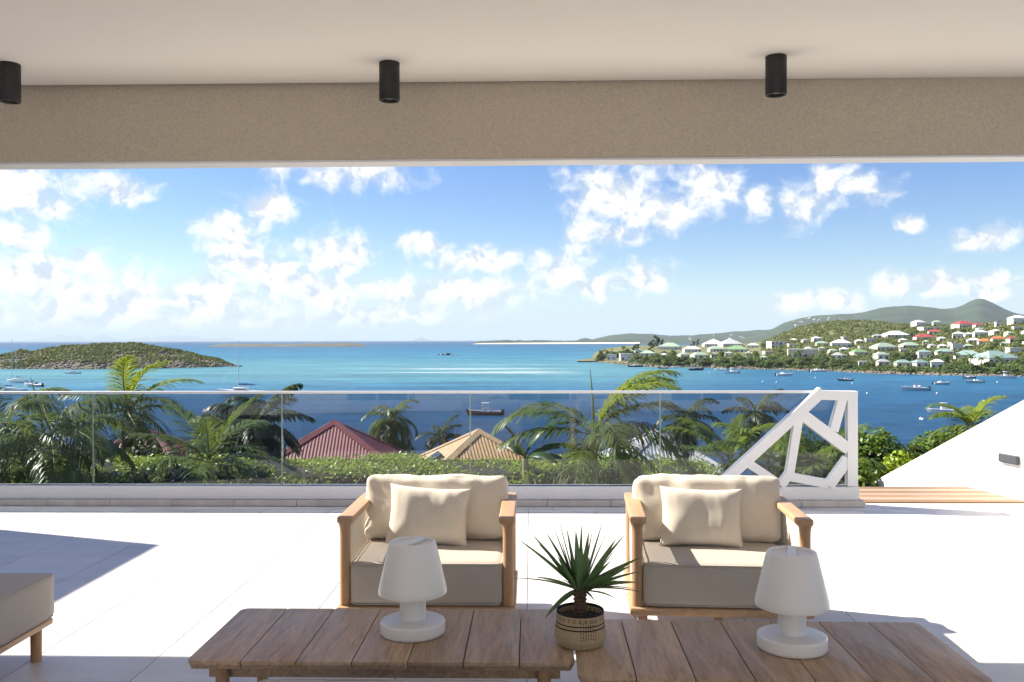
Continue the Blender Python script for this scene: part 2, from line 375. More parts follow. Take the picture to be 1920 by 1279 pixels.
# ceiling spotlights
def spotlight(x, y, label):
    t = empty('ceiling_spotlight', (x, y, 2.905), 0, label, 'spotlight')
    bm = bmesh.new(); lathe(bm, [(0.0, 0.0), (0.052, 0.0), (0.0525, -0.002), (0.0525, -0.192), (0.05, -0.195), (0.041, -0.195), (0.039, -0.186), (0.036, -0.175), (0.0, -0.175)], 40)
    obj('housing', bm, 'black', t, 40)
    bm = bmesh.new(); lathe(bm, [(0.0, -0.1755), (0.033, -0.1755), (0.033, -0.179), (0.0, -0.181)], 24); obj('lens', bm, 'lens', t, 40)
spotlight(-2.676, 4.553, 'black cylinder ceiling spotlight above the pale ottoman')
spotlight(-0.723, 4.59, 'middle one of the three black cylinder ceiling spotlights')
spotlight(1.238, 4.541, 'black cylinder ceiling spotlight above the turned armchair on the lattice side')

# ------------------------------------------------------------------ balustrade
mg, t, p, o = newmat('tinted_glass')
t.n.remove(p)
trn = t.new('ShaderNodeBsdfTransparent'); trn.inputs[0].default_value = (0.77, 0.80, 0.84, 1)
gls = t.new('ShaderNodeBsdfGlossy'); gls.inputs['Roughness'].default_value = 0.0; gls.inputs[0].default_value = (1, 1, 1, 1)
fr = t.new('ShaderNodeFresnel'); fr.inputs[0].default_value = 1.45
mx = t.new('ShaderNodeMixShader'); t.l.new(t.math('MULTIPLY', fr.outputs[0], 0.8), mx.inputs[0]); t.l.new(trn.outputs[0], mx.inputs[1]); t.l.new(gls.outputs[0], mx.inputs[2])
t.l.new(mx.outputs[0], o.inputs['Surface']); MAT['glass'] = mg
mg2, t, p, o = newmat('glass_edge'); p.inputs['Base Color'].default_value = (0.30, 0.42, 0.30, 1); p.inputs['Roughness'].default_value = 0.2; MAT['glass_edge'] = mg2
bal = empty('glass_balustrade', (0, 8.06, 0.056), 0, 'tinted glass balustrade with slim white cap rail along the terrace edge', 'balustrade')
BAL_Z = -0.056
bm = bmesh.new(); box(bm, -7.2, 2.905, -0.065, 0.07, BAL_Z + 0.057, BAL_Z + 0.172, 0.003, 1); obj('base_channel', bm, 'white_metal', bal)
bm = bmesh.new(); box(bm, -7.2, 2.895, -0.02, 0.022, BAL_Z + 0.1725, BAL_Z + 0.1775); obj('gasket', bm, 'black_rubber', bal)
seams = [-7.16, -5.69, -3.974, -2.25, -0.546, 1.158, 2.855]
for a, b in zip(seams, seams[1:]):
    bm = bmesh.new(); box(bm, a + 0.006, b - 0.006, -0.0085, 0.0085, BAL_Z + 0.1776, BAL_Z + 1.0)
    g = obj('glass_panel', bm, 'glass', bal)
    for xe in (a + 0.0035, b - 0.0035):
        bm = bmesh.new(); box(bm, xe - 0.002, xe + 0.002, -0.0083, 0.0083, BAL_Z + 0.178, BAL_Z + 0.9995); obj('glass_edge', bm, 'glass_edge', g)
bm = bmesh.new(); box(bm, -7.2, 2.87, -0.021, 0.021, BAL_Z + 1.0005, BAL_Z + 1.024, 0.003, 1); obj('cap_rail', bm, 'alu', bal)
bm = bmesh.new(); box(bm, 2.858, 2.9, -0.05, 0.05, BAL_Z + 0.173, BAL_Z + 1.02, 0.003, 1); obj('end_post', bm, 'white_metal', bal)
# white lattice panel (bars measured on the panel, metres)
YL = 8.0
def lp(cx, cy):
    P = at(1280 + cx / 3.0, 640 + cy / 3.0, 8.0); return P.x, P.z
lat = empty('lattice_screen', (2.75, YL, 0.0), 0, 'white angular lattice screen with irregular openings at the end of the glass', 'screen')
BARS = [((772,278),(200,806),62),((735,298),(962,306),58),((934,285),(934,806),58),((640,395),(915,600),70),((882,320),(832,500),54),
        ((640,430),(588,748),50),((592,735),(540,806),52),((575,752),(805,795),54),((915,655),(806,806),62),((360,680),(530,795),52)]
for (a, b, w) in BARS:
    (ax, az_), (bx_, bz_) = lp(*a), lp(*b)
    A = Vector((ax - 2.75, 0, az_)); B = Vector((bx_ - 2.75, 0, bz_)); d = (B - A).normalized(); n = Vector((-d.z, 0, d.x)) * (w * 0.9 / 3.0 / FPX * 8.0 / 2)
    dep = 0.042 - 0.0012 * BARS.index((a, b, w))
    bm = bmesh.new()
    q = [A + n, B + n, B - n, A - n]
    f = [bm.verts.new(v + Vector((0, -dep, 0))) for v in q]; k = [bm.verts.new(v + Vector((0, dep, 0))) for v in q]
    bm.faces.new(f); bm.faces.new(k[::-1])
    for i in range(4): bm.faces.new((f[i], k[i], k[(i+1) % 4], f[(i+1) % 4]))
    obj('bar', bm, 'white_metal', lat)
# timber deck beside the lattice
deck = empty('timber_deck', (3.7, 8.55, 0.0)); struct(deck)
bm = bmesh.new(); box(bm, -0.82, 0.95, -0.4, 0.42, -0.3, -0.03); obj('deck_base', bm, 'grout', deck)
MAT['deck_pale'] = woodmat('deck_board_pale', (0.36, 0.265, 0.18), (0.46, 0.355, 0.255), 0.6, 0.1, axis=0)
for i in range(7):
    bm = bmesh.new(); box(bm, -0.74, 0.92, -0.057, 0.057, -0.03, 0.0, 0.003, 1)
    obj('deck_board', bm, 'deck' if i % 2 == 0 else 'deck_pale', deck, loc=(0, -0.335 + i * 0.12, 0.012))
# sloping white stair wall
wall = empty('sloping_wall', (4.34, 8.97, -0.3), 0, 'bright white rendered wall with sloping top beside the timber deck', 'wall')
def slope_wall(name, p0, p1, z0, z1, th, nrm):
    bm = bmesh.new(); n = Vector((nrm[0], nrm[1], 0)).normalized() * th
    q = [Vector((p0[0], p0[1], -2.0)), Vector((p1[0], p1[1], -2.0)), Vector((p1[0], p1[1], z1)), Vector((p0[0], p0[1], z0))]
    f = [bm.verts.new(v) for v in q]; k = [bm.verts.new(v + n) for v in q]
    bm.faces.new(f); bm.faces.new(k[::-1])
    for i in range(4): bm.faces.new((f[i], k[i], k[(i+1) % 4], f[(i+1) % 4]))
    o = obj(name, bm, 'white_paint', wall); o.location = -wall.location; return o
slope_wall('wall_face', (3.97, 11.35), (4.72, 6.6), -0.49, 1.655, 0.2, (1, 0.16))
wl = empty('wall_light', (4.441, 8.39, 0.37), 0, 'dark rectangular wall light on the sloping white wall', 'light')
bm = bmesh.new(); box(bm, -0.038, -0.0035, -0.125, 0.125, -0.04, 0.04, 0.006, 2); hl = obj('housing', bm, pmat('anthracite', (0.05, 0.055, 0.07), (0.07, 0.075, 0.09), 8, 0.5), wl); 
bm = bmesh.new(); box(bm, -0.034, -0.006, -0.11, 0.11, -0.0455, -0.0425); obj('diffuser', bm, 'lens', wl)
wl.rotation_euler = (0, 0, R(9.0))

# ================================================================== FURNITURE
def rounded_box(sx, sy, sz, r, n=14, bulge=(0, 0, 0), wr=0.0, seed=0, wscale=4.0):
    """soft upholstered block, centred"""
    bm = bmesh.new(); bmesh.ops.create_cube(bm, size=2.0)
    bmesh.ops.subdivide_edges(bm, edges=bm.edges[:], cuts=n, use_grid_fill=True)
    h = Vector((sx/2, sy/2, sz/2)); sv = Vector((seed*3.1, seed*1.7, seed*5.3))
    for v in bm.verts:
        p = Vector((math.copysign(abs(c)**0.75, c) for c in v.co))
        q = Vector((p.x*h.x, p.y*h.y, p.z*h.z))
        inner = Vector((max(-h.x+r, min(h.x-r, q.x)), max(-h.y+r, min(h.y-r, q.y)), max(-h.z+r, min(h.z-r, q.z))))
        d = q - inner
        if d.length > 1e-6: q = inner + d.normalized() * r
        u = p
        q.x += bulge[0] * (1-u.y**2)*(1-u.z**2) * (u.x if abs(u.x) > .99 else 0)
        q.y += bulge[1] * (1-u.x**2)*(1-u.z**2) * (u.y if abs(u.y) > .99 else 0)
        q.z += bulge[2] * (1-u.x**2)*(1-u.y**2) * (u.z if abs(u.z) > .99 else 0)
        if wr:
            k = q * wscale + sv
            q += Vector((mnoise.noise(k), mnoise.noise(k + Vector((9, 0, 0))), mnoise.noise(k + Vector((0, 9, 0))))) * wr
            q.y -= abs(mnoise.noise(Vector((q.x*9, q.z*2.2, 0)) + sv)) * wr * 1.6 * max(0, u.z)
            fw = (1 - abs(mnoise.noise(Vector((q.x*13 + q.z*5, q.z*3.5, q.y*4)) + sv)))**6 + 0.8*(1 - abs(mnoise.noise(Vector((q.x*6 - q.z*9, q.z*7, 2)) + sv)))**8
            q -= q.normalized() * fw * wr * 0.55
        v.co = q
    return bm
def pillow(w, h, th, seed, n=36):
    bm = bmesh.new(); sv = Vector((seed*2.3, seed*4.1, 0)); grid = {}
    for s in (1, -1):
        for i in range(n+1):
            for j in range(n+1):
                u = -1 + 2*i/n; v = -1 + 2*j/n
                if s == -1 and (i in (0, n) or j in (0, n)): grid[s, i, j] = grid[1, i, j]; continue
                x = w/2*u*(1 - 0.075*(1-v*v)); z = h/2*v*(1 - 0.085*(1-u*u))
                t_ = th/2*(max(0, (1-u**4)*(1-v**4)))**0.55
                e = max(abs(u), abs(v))
                wv = mnoise.noise(Vector((x*8, z*8, s)) + sv)*0.010 + mnoise.noise(Vector((x*26, z*9, s)) + sv)*0.0045*e
                grid[s, i, j] = bm.verts.new((x, -s*(t_ + wv*(1 - e**8)), z))
    for s in (1, -1):
        for i in range(n):
            for j in range(n):
                q = [grid[s, i, j], grid[s, i+1, j], grid[s, i+1, j+1], grid[s, i, j+1]]
                if len(set(q)) == 4: 
                    try: bm.faces.new(q if s == 1 else q[::-1])
                    except ValueError: pass
    return bm
def round_rect_loop(sx, sz, r, n=5):
    pts = []
    for cx, cz, a0 in ((sx/2-r, sz/2-r, 0), (-sx/2+r, sz/2-r, 90), (-sx/2+r, -sz/2+r, 180), (sx/2-r, -sz/2+r, 270)):
        for k in range(n+1):
            a = R(a0 + 90*k/n); pts.append((cx + r*math.cos(a), cz + r*math.sin(a)))
    return pts
def make_armchair(loc, rz, label, seed):
    t = empty('armchair', loc, rz, label, 'armchair', 'cream cushioned armchairs')
    bm = bmesh.new(); box(bm, -0.44, 0.44, -0.37, 0.37, 0.138, 0.178, 0.012, 2); obj('base_frame', bm, 'teak_arm', t, 40)
    for sx in (-1, 1):
        for y in (-0.30, 0.31):
            bm = bmesh.new(); tube(bm, [(sx*0.375, y, 0.0), (sx*0.375, y, 0.1375)], [0.021, 0.026], 18); obj('leg', bm, 'teak_pale', t, 40)
        for y in (-0.328, 0.325):
            bm = bmesh.new(); tube(bm, [(sx*0.402, y, 0.1785), (sx*0.402, y, 0.53), (sx*0.402, y, 0.555), (sx*0.402, y, 0.572), (sx*0.402, y, 0.5845)], [0.0265, 0.0265, 0.0275, 0.030, 0.035], 22); obj('post', bm, 'teak_pale', t, 40)
        # flat arm with rounded ends
        bm = bmesh.new()
        out = round_rect_loop(0.08, 0.735, 0.02, 5)
        vb = [bm.verts.new((sx*0.3965 + x, y - 0.005, 0.585)) for x, y in out]; f = bm.faces.new(vb)
        ex = bmesh.ops.extrude_face_region(bm, geom=[f]); vt = [e for e in ex['geom'] if isinstance(e, bmesh.types.BMVert)]
        bmesh.ops.translate(bm, verts=vt, vec=(0, 0, 0.031))
        rim = [e for e in bm.edges if abs(e.verts[0].co.z - e.verts[1].co.z) < 1e-5]
        bmesh.ops.bevel(bm, geom=rim, offset=0.008, segments=3, profile=0.5, affect='EDGES')
        obj('arm', bm, 'teak_arm', t, 35)
        bm = bmesh.new(); y = -0.293
        while y < 0.292:
            tube(bm, [(sx*0.402 + random.uniform(-.001, .001), y, 0.179), (sx*0.404, y + random.uniform(-.002, .002), 0.38), (sx*0.402, y, 0.5845)], 0.0052, 6, False); y += 0.0165
        for z in (0.30, 0.44): tube(bm, [(sx*0.402, -0.30, z), (sx*0.402, 0.30, z)], 0.004, 6, False)
        tag(obj('rope_panel', bm, 'rope', t, 60), kind='stuff')
    bm = bmesh.new(); tube(bm, [(0.0, -0.27, 0.0), (0.0, -0.27, 0.1375)], [0.018, 0.021], 16); obj('leg', bm, 'teak_pale', t, 40)
    bm = bmesh.new(); box(bm, -0.372, 0.372, 0.305, 0.345, 0.545, 0.584, 0.01, 2); obj('back_rail', bm, 'teak_arm', t, 40)
    bm = bmesh.new(); x = -0.366
    while x < 0.367: tube(bm, [(x, 0.327, 0.179), (x, 0.329, 0.36), (x, 0.326, 0.55)], 0.0052, 6, False); x += 0.0104
    tag(obj('rope_panel', bm, 'rope', t, 60), kind='stuff')
    sc = obj('seat_cushion', rounded_box(0.752, 0.66, 0.212, 0.03, 16, (0, 0.004, 0.012), 0.0035, seed), 'cushion', t, 180, (0, -0.03, 0.286))
    bm = bmesh.new()
    for zz in (0.098, -0.098):
        pts = [(x, y, zz) for x, y in round_rect_loop(0.742, 0.65, 0.035, 5)]; tube(bm, pts + [pts[0]], 0.0035, 6, False)
    obj('piping', bm, 'cushion', sc, 60)
    b = obj('back_cushion', rounded_box(0.775, 0.19, 0.35, 0.042, 26, (0.006, 0.035, 0.004), 0.014, seed + 4, 6.5), 'linen', t, 180, (0, 0.205, 0.562)); b.rotation_euler = (R(-9), 0, 0)
    return t
CH_L = (-0.515, 4.725, 0.0); CH_R = (0.94, 4.705, 0.0)
make_armchair(CH_L, 0.0, 'teak armchair with cream cushions standing directly behind the table lamp beside the potted yucca', 1)
make_armchair(CH_R, R(-3.5), 'teak armchair with cream cushions turned slightly, in front of the white lattice screen', 2)
def throw_pillow(loc, rx, ry, rz, seed, label):
    o = obj('throw_pillow', pillow(0.435, 0.315, 0.15, seed), 'linen', None, 180, loc); o.rotation_euler = (rx, ry, rz)
    return tag(o, label, 'pillow', 'throw pillows on the armchairs')
throw_pillow((-0.545, 4.748, 0.548), R(-17), R(4), R(2), 1, 'cream lumbar pillow tilted on the armchair behind the lamp next to the yucca')
throw_pillow((0.895, 4.735, 0.545), R(-17), R(1.5), R(-4), 2, 'cream lumbar pillow upright on the armchair in front of the lattice screen')

def make_table(loc, rz, label, n=7, pw=0.1985, gap=0.0035, L=0.642):
    t = empty('coffee_table', loc, rz, label, 'coffee table', 'slatted teak coffee tables')
    W_ = n*pw + (n-1)*gap
    for i in range(n):
        x0 = -W_/2 + i*(pw+gap); x1 = x0 + pw
        rl = 0.035 if i == 0 else 0.003; rr = 0.035 if i == n-1 else 0.003
        def corner(cx, cy, a0, r): return [(cx + r*math.cos(R(a0 + 90*k/4)), cy + r*math.sin(R(a0 + 90*k/4))) for k in range(5)]
        pts = corner(x1-rr, L/2-rr, 0, rr) + corner(x0+rl, L/2-rl, 90, rl) + corner(x0+rl, -L/2+rl, 180, rl) + corner(x1-rr, -L/2+rr, 270, rr)
        bm = bmesh.new(); top = [bm.verts.new((x - (x0+x1)/2, y, 0.0)) for x, y in pts]
        mid = [bm.verts.new((x - (x0+x1)/2, y, -0.013)) for x, y in pts]
        ins_l = 0.016 if i == 0 else 0.0; ins_r = 0.016 if i == n-1 else 0.0
        low = [bm.verts.new((max(x0 + ins_l, min(x1 - ins_r, x)) - (x0+x1)/2, max(-L/2+0.016, min(L/2-0.016, y)), -0.034)) for x, y in pts]
        m_ = len(pts); bm.faces.new(top); bm.faces.new(low[::-1])
        for A_, B_ in ((mid, top), (low, mid)):
            for k in range(m_): bm.faces.new((A_[k], A_[(k+1) % m_], B_[(k+1) % m_], B_[k]))
        eds = [e for e in bm.edges if e.verts[0] in top and e.verts[1] in top]
        bmesh.ops.bevel(bm, geom=eds, offset=0.0025, segments=2, profile=0.5, affect='EDGES')
        obj('plank', bm, 'teak', t, 35, ((x0+x1)/2, 0, 0.32))
    for i in range(1, n):
        xg = -W_/2 + i*(pw+gap) - gap/2; bm = bmesh.new(); box(bm, xg-0.02, xg+0.02, -L/2+0.03, L/2-0.03, 0.274, 0.2858); obj('gap_backing', bm, 'teak', t)  # unseen strip added under each gap to keep the seam dark
    for y in (-0.2, 0.2):
        bm = bmesh.new(); box(bm, -W_/2+0.05, W_/2-0.05, y-0.025, y+0.025, 0.225, 0.2735, 0.004, 1); obj('apron', bm, 'teak', t)
    for sx in (-1, 1):
        for sy in (-1, 1):
            bm = bmesh.new(); x = sx*(W_/2-0.11); y = sy*(L/2-0.075); tube(bm, [(x, y, 0.0), (x, y, 0.2855)], [0.022, 0.026], 18); obj('leg', bm, 'teak_pale', t, 40)
    return t
make_table((-0.549, 3.541, 0), 0.0, 'slatted teak coffee table standing between the small ottoman and an armchair')
make_table((0.871, 3.395, 0), R(-1.0), 'slatted teak coffee table in front of the turned armchair, set slightly forward')

def make_lamp(loc, rz, label):
    t = empty('table_lamp', loc, rz, label, 'lamp', 'white portable table lamps')
    bm = bmesh.new(); lathe(bm, [(0.0, 0.0), (0.122, 0.0), (0.1275, 0.005), (0.1285, 0.012), (0.1285, 0.044), (0.1265, 0.0495), (0.121, 0.0525), (0.062, 0.0545), (0.054, 0.0575), (0.0, 0.0575)], 64); obj('base', bm, 'lamp_plastic', t, 50)
    bm = bmesh.new(); lathe(bm, [(0.0, 0.0578), (0.0515, 0.0578), (0.051, 0.062), (0.051, 0.175), (0.0, 0.175)], 48); obj('stem', bm, 'lamp_plastic', t, 50)
    bm = bmesh.new(); lathe(bm, [(0.0, 0.1755), (0.122, 0.1755), (0.131, 0.158), (0.1345, 0.160), (0.1355, 0.168), (0.133, 0.186), (0.094, 0.352), (0.0905, 0.361), (0.086, 0.3645), (0.080, 0.3625), (0.076, 0.352), (0.0, 0.350)], 64)
    sh = obj('shade', bm, 'lamp_plastic', t, 50)
    bm = bmesh.new(); box(bm, -0.0155, 0.0155, -0.079, 0.079, 0.3505, 0.3625, 0.004, 2); hd = obj('handle', bm, 'lamp_plastic', sh, 40); hd.rotation_euler = (0, 0, R(-28))
    return t
p = at(774, 1186, 3.556); make_lamp((p.x, p.y, 0.3205), 0.0, 'white lamp on the coffee table beside the small ottoman')
p = at(1485, 1214, 3.37); make_lamp((p.x, p.y, 0.3205), R(12), 'white lamp on the coffee table in front of the turned armchair')

# potted yucca
def basket_mat():
    m, t, p, o = newmat('woven_basket')
    tcn = t.new('ShaderNodeTexCoord'); sp = t.new('ShaderNodeSeparateXYZ'); t.l.new(tcn.outputs['Object'], sp.inputs[0])
    z = sp.outputs[2]; ang = t.math('ARCTAN2', sp.outputs[1], sp.outputs[0])
    n = t.noise(tcn.outputs['Object'], 90, 3)
    base = t.mix(n, (0.36, 0.26, 0.14), (0.62, 0.49, 0.31))
    def band(a, b): return t.math('MULTIPLY', t.math('GREATER_THAN', z, a), t.math('LESS_THAN', z, b))
    dash = t.math('GREATER_THAN', t.math('SINE', t.math('MULTIPLY', ang, 26.0)), -0.1)
    blk = t.math('MAXIMUM', band(0.0735, 0.0785), band(0.088, 0.0925))
    blk = t.math('MAXIMUM', blk, t.math('MULTIPLY', band(0.104, 0.1065), dash))
    blk = t.math('MAXIMUM', blk, t.math('MULTIPLY', band(0.1115, 0.114), dash))
    blk = t.math('MAXIMUM', blk, band(0.1235, 0.2))
    sector = t.math('MULTIPLY', t.math('LESS_THAN', t.math('ABSOLUTE', t.math('ADD', ang, 1.28)), 0.33), band(0.04, 0.116))
    stitch = t.math('MULTIPLY', sector, t.math('GREATER_THAN', t.math('SINE', t.math('MULTIPLY', ang, 62.0)), 0.62))
    broken = t.math('GREATER_THAN', t.math('SINE', t.math('ADD', t.math('MULTIPLY', z, 520.0), t.math('MULTIPLY', ang, 9.0))), -0.55)
    blk = t.math('MAXIMUM', blk, t.math('MULTIPLY', stitch, broken))
    t.l.new(t.mix(blk, base, (0.018, 0.014, 0.012)), p.inputs['Base Color']); p.inputs['Roughness'].default_value = 0.85
    b = t.new('ShaderNodeBump'); b.inputs['Strength'].default_value = 0.6; b.inputs['Distance'].default_value = 0.002
    w = t.math('MULTIPLY', t.math('SINE', t.math('MULTIPLY', ang, 90.0)), t.math('SINE', t.math('MULTIPLY', z, 900.0)))
    t.l.new(w, b.inputs['Height']); t.l.new(b.outputs[0], p.inputs['Normal'])
    return m
P = at(1088, 1207, 3.42)
yu = empty('potted_yucca', (P.x, P.y, 0.3205), 0, 'spiky yucca in a cream woven basket with black bands, where the coffee tables meet', 'plant')
bm = bmesh.new(); prof = []
body = [(0.0, 0.080), (0.008, 0.088), (0.03, 0.0975), (0.05, 0.0985), (0.08, 0.0935), (0.105, 0.0905), (0.131, 0.0905)]
prof.append((0.0, 0.0))
for k in range(0, 45):
    z = 0.131*k/44; prof.append((interp(z, body) + 0.0009*math.sin(k*math.pi), z))
for k in range(6): prof.append((0.0905 - 0.0012*k, 0.131 + 0.003*math.sin(k/5*math.pi)))
prof += [(0.083, 0.105), (0.0, 0.104)]
lathe(bm, prof, 56); obj('basket', bm, basket_mat(), yu, 50)
bm = bmesh.new(); lathe(bm, [(0.082, 0.1045), (0.05, 0.111), (0.0, 0.113)], 30); obj('soil', bm, 'soil', yu, 60)
bm = bmesh.new(); lathe(bm, [(0.026, 0.108)] + [(0.0245 + 0.003*((k % 2)*2-1), 0.118 + k*0.0075) for k in range(12)] + [(0.015, 0.215), (0.0, 0.216)], 14)
for v in bm.verts: v.co.x += mnoise.noise(v.co*60)*0.003; v.co.y += mnoise.noise(v.co*60 + Vector((5, 5, 5)))*0.003
obj('stem', bm, 'yucca_stem', yu)
def blade(L, w, droop, n=7):
    """lance leaf along +X, drooping in -Z"""
    V = []; Fc = []
    for i in range(n+1):
        s = i/n; x = L*s*(1 - 0.12*droop*s); z = -droop*L*0.45*s*s
        ww = w/2*(0.55 + 0.45*min(1, s*5))*max(0.02, (1 - s**2.6)); k = 0.22*ww
        V += [(x, -ww, z + k), (x, 0, z - k), (x, ww, z + k)]
    for i in range(n):
        a = i*3; Fc += [(a, a+3, a+4, a+1), (a+1, a+4, a+5, a+2)]
    return np.array(V), np.array(Fc)
tips = [(1113,447),(1190,405),(1310,350),(1338,312),(1385,372),(1460,372),(1497,352),(1550,352),(1580,430),(1640,440),(1690,420),(1700,512),(1775,550),(1780,575),(1815,735),(1070,645),(1210,608),(1265,860),(1530,770),(1270,415),(1430,412),(1740,680),(1225,470),(1600,520),(1350,420)]
rr_ = random.Random(5)
dirs = []
for tx, ty in tips:
    dx = (tx - 1445)/3*3.42/FPX; dz = -(ty - 715)/3*3.42/FPX; dirs.append((dx, rr_.uniform(-0.09, 0.09), dz))
for k in range(20):
    a = rr_.uniform(0, 2*math.pi); e = rr_.uniform(0.1, 1.35); l = rr_.uniform(0.15, 0.23)
    dirs.append((l*math.cos(a)*math.cos(e), l*math.sin(a)*math.cos(e), l*math.sin(e)))
for dx, dy, dz in dirs:
    Lf = math.sqrt(dx*dx + dy*dy + dz*dz); hor = math.hypot(dx, dy); el = math.atan2(dz, hor)
    dr = max(0.0, 0.55 - 0.45*el) * rr_.uniform(0.5, 1.1)
    V, Fc = blade(Lf*1.04, rr_.uniform(0.023, 0.031), dr)
    o = link('leaf', np_mesh('leaf', V, Fc, True), 'yucca', yu, loc=(0.012*dx/max(hor, .02), 0.012*dy/max(hor, .02), rr_.uniform(0.19, 0.213)))
    o.rotation_euler = (rr_.uniform(-0.9, 0.9), -(el + dr*0.40), math.atan2(dy, dx))

def make_ottoman(loc, w, d, label):
    t = empty('ottoman', loc, 0, label, 'ottoman', 'upholstered ottomans on wooden legs')
    bm = bmesh.new(); box(bm, -w/2+0.012, w/2-0.012, -d/2+0.012, d/2-0.012, 0.155, 0.185, 0.008, 2); obj('base_frame', bm, 'teak_arm', t, 40)
    for sx in (-1, 1):
        for sy in (-1, 1):
            bm = bmesh.new(); x = sx*(w/2-0.06); y = sy*(d/2-0.075); tube(bm, [(x, y, 0.0), (x, y, 0.1545)], [0.0235, 0.026], 18); obj('leg', bm, 'teak_pale', t, 40)
    c = obj('seat_cushion', rounded_box(w, d, 0.21, 0.03, 16, (0.004, 0.004, 0.012), 0.003, 9), 'cushion', t, 180, (0, 0, 0.2915))
    bm = bmesh.new()
    for zz in (0.094, -0.094):
        pts = [(x, y, zz) for x, y in round_rect_loop(w-0.012, d-0.012, 0.035, 5)]; tube(bm, pts + [pts[0]], 0.0035, 6, False)
    obj('piping', bm, 'cushion', c, 60)
make_ottoman((-2.66, 3.42, 0), 0.86, 1.5, 'pale upholstered ottoman on round wooden legs standing alone on the terrace tiles')
make_ottoman((-0.47, 2.47, 0), 0.82, 0.82, 'small square pale upholstered ottoman tucked against a coffee table')
# ================================================================== SEA AND LAND
S = -15.5; HZ = 637.7
def proj_y(z, D): return HZ - (z - CAM_H) / D * FPX
# ---- sea
ms, t, p, o = newmat('sea_water')
geo = t.new('ShaderNodeNewGeometry'); spx = t.new('ShaderNodeSeparateXYZ'); t.l.new(geo.outputs['Position'], spx.inputs[0])
X_, Y_ = spx.outputs[0], spx.outputs[1]
dist = t.vmath('LENGTH', geo.outputs['Position'])
lg = t.maprange(t.math('LOGARITHM', dist, 10.0), 2.0, 4.0)
pt = t.vmath('MULTIPLY', geo.outputs['Position'], (1, 1, 0))
patch = t.noise(t.vmath('MULTIPLY', pt, (0.35, 1.0, 1)), 0.0045, 4, 0.55)
lgn = t.math('ADD', lg, t.math('MULTIPLY', t.math('SUBTRACT', patch, 0.5), 0.22))
def lp_(d): return (math.log10(d) - 2) / 2
col = t.ramp(lgn, [(lp_(130), (0.006, 0.033, 0.085)), (lp_(235), (0.010, 0.065, 0.14)), (lp_(330), (0.028, 0.125, 0.21)), (lp_(480), (0.085, 0.235, 0.275)),
                   (lp_(700), (0.065, 0.21, 0.265)), (lp_(1100), (0.025, 0.155, 0.25)), (lp_(2200), (0.010, 0.10, 0.20)), (lp_(5000), (0.004, 0.05, 0.125))])
# the bay on the right is deeper, blue rather than turquoise
ang = t.math('DIVIDE', X_, t.math('MAXIMUM', Y_, 1.0))
bay = t.math('MULTIPLY', t.maprange(ang, 0.05, 0.30, 0, 1, 'SMOOTHSTEP'), t.maprange(dist, 900, 1500, 1, 0))
col = t.mix(t.math('MULTIPLY', bay, 0.8), col, t.ramp(lg, [(lp_(180), (0.006, 0.052, 0.125)), (lp_(450), (0.006, 0.085, 0.19))]))
# pale sand bars in the shallows
sb = t.noise(t.vmath('MULTIPLY', pt, (0.18, 1.0, 1)), 0.02, 5, 0.6)
sm = t.math('MULTIPLY', t.maprange(sb, 0.47, 0.60), t.math('MULTIPLY', t.maprange(dist, 415, 450), t.maprange(dist, 550, 640, 1, 0)))
sm = t.math('MULTIPLY', sm, t.math('MULTIPLY', t.maprange(ang, -0.22, -0.1), t.maprange(ang, 0.0, 0.06, 1, 0)))
col = t.mix(t.math('MULTIPLY', sm, 0.75), col, (0.42, 0.50, 0.47))
w1 = t.noise(t.vmath('MULTIPLY', pt, (0.45, 1.0, 1)), 0.30, 6, 0.72)
w2 = t.noise(t.vmath('MULTIPLY', pt, (0.4, 1.0, 1)), 0.055, 3, 0.6)
wv = t.math('ADD', t.math('MULTIPLY', w1, 0.6), t.math('MULTIPLY', w2, 0.4))
gust = t.maprange(t.noise(t.vmath('MULTIPLY', pt, (0.12, 1.0, 1)), 0.02, 4, 0.6), 0.3, 0.7, 0.8, 1.2)
sg = t.new('ShaderNodeVectorMath', operation='SCALE'); t.l.new(col, sg.inputs[0]); t.l.new(gust, sg.inputs[3]); col = sg.outputs[0]
sc = t.new('ShaderNodeVectorMath', operation='SCALE'); t.l.new(col, sc.inputs[0]); t.l.new(t.maprange(wv, 0.3, 0.7, 0.4, 1.6), sc.inputs[3])  # wave glints and darker troughs painted into the water colour
t.l.new(sc.outputs[0], p.inputs['Base Color']); p.inputs['Roughness'].default_value = 0.35; p.inputs['IOR'].default_value = 1.33; p.inputs['Specular IOR Level'].default_value = 0.13
b = t.new('ShaderNodeBump'); b.inputs['Strength'].default_value = 0.7; b.inputs['Distance'].default_value = 1.2
t.l.new(wv, b.inputs['Height']); t.l.new(b.outputs[0], p.inputs['Normal'])
MAT['sea'] = ms
bm = bmesh.new(); vsr = [bm.verts.new((70000*math.cos(2*math.pi*k/96), 70000*math.sin(2*math.pi*k/96), S)) for k in range(96)]; bm.faces.new(vsr)
struct(obj('sea', bm, 'sea'))
# ---- garden slope below the terrace
GZ = [(8.27, -2.0), (17, -2.4), (25, -4.4), (40, -7.4), (60, -11.5), (80, -15.0), (95, -18.0)]
def gz(x, y): return interp(y, GZ) + (0.25*mnoise.noise(Vector((x*0.15, y*0.15, 0))) if y > 12 else 0.0)
xs = np.linspace(-75, 75, 61); ys = np.concatenate([np.linspace(8.28, 40, 34), np.linspace(42, 95, 20)])
V = [(x, y, gz(x, y)) for y in ys for x in xs]; n = len(xs)
Fc = [(j*n+i, j*n+i+1, (j+1)*n+i+1, (j+1)*n+i) for j in range(len(ys)-1) for i in range(n-1)]
struct(link('hillside', np_mesh('hillside', V, Fc, True), 'earth'))

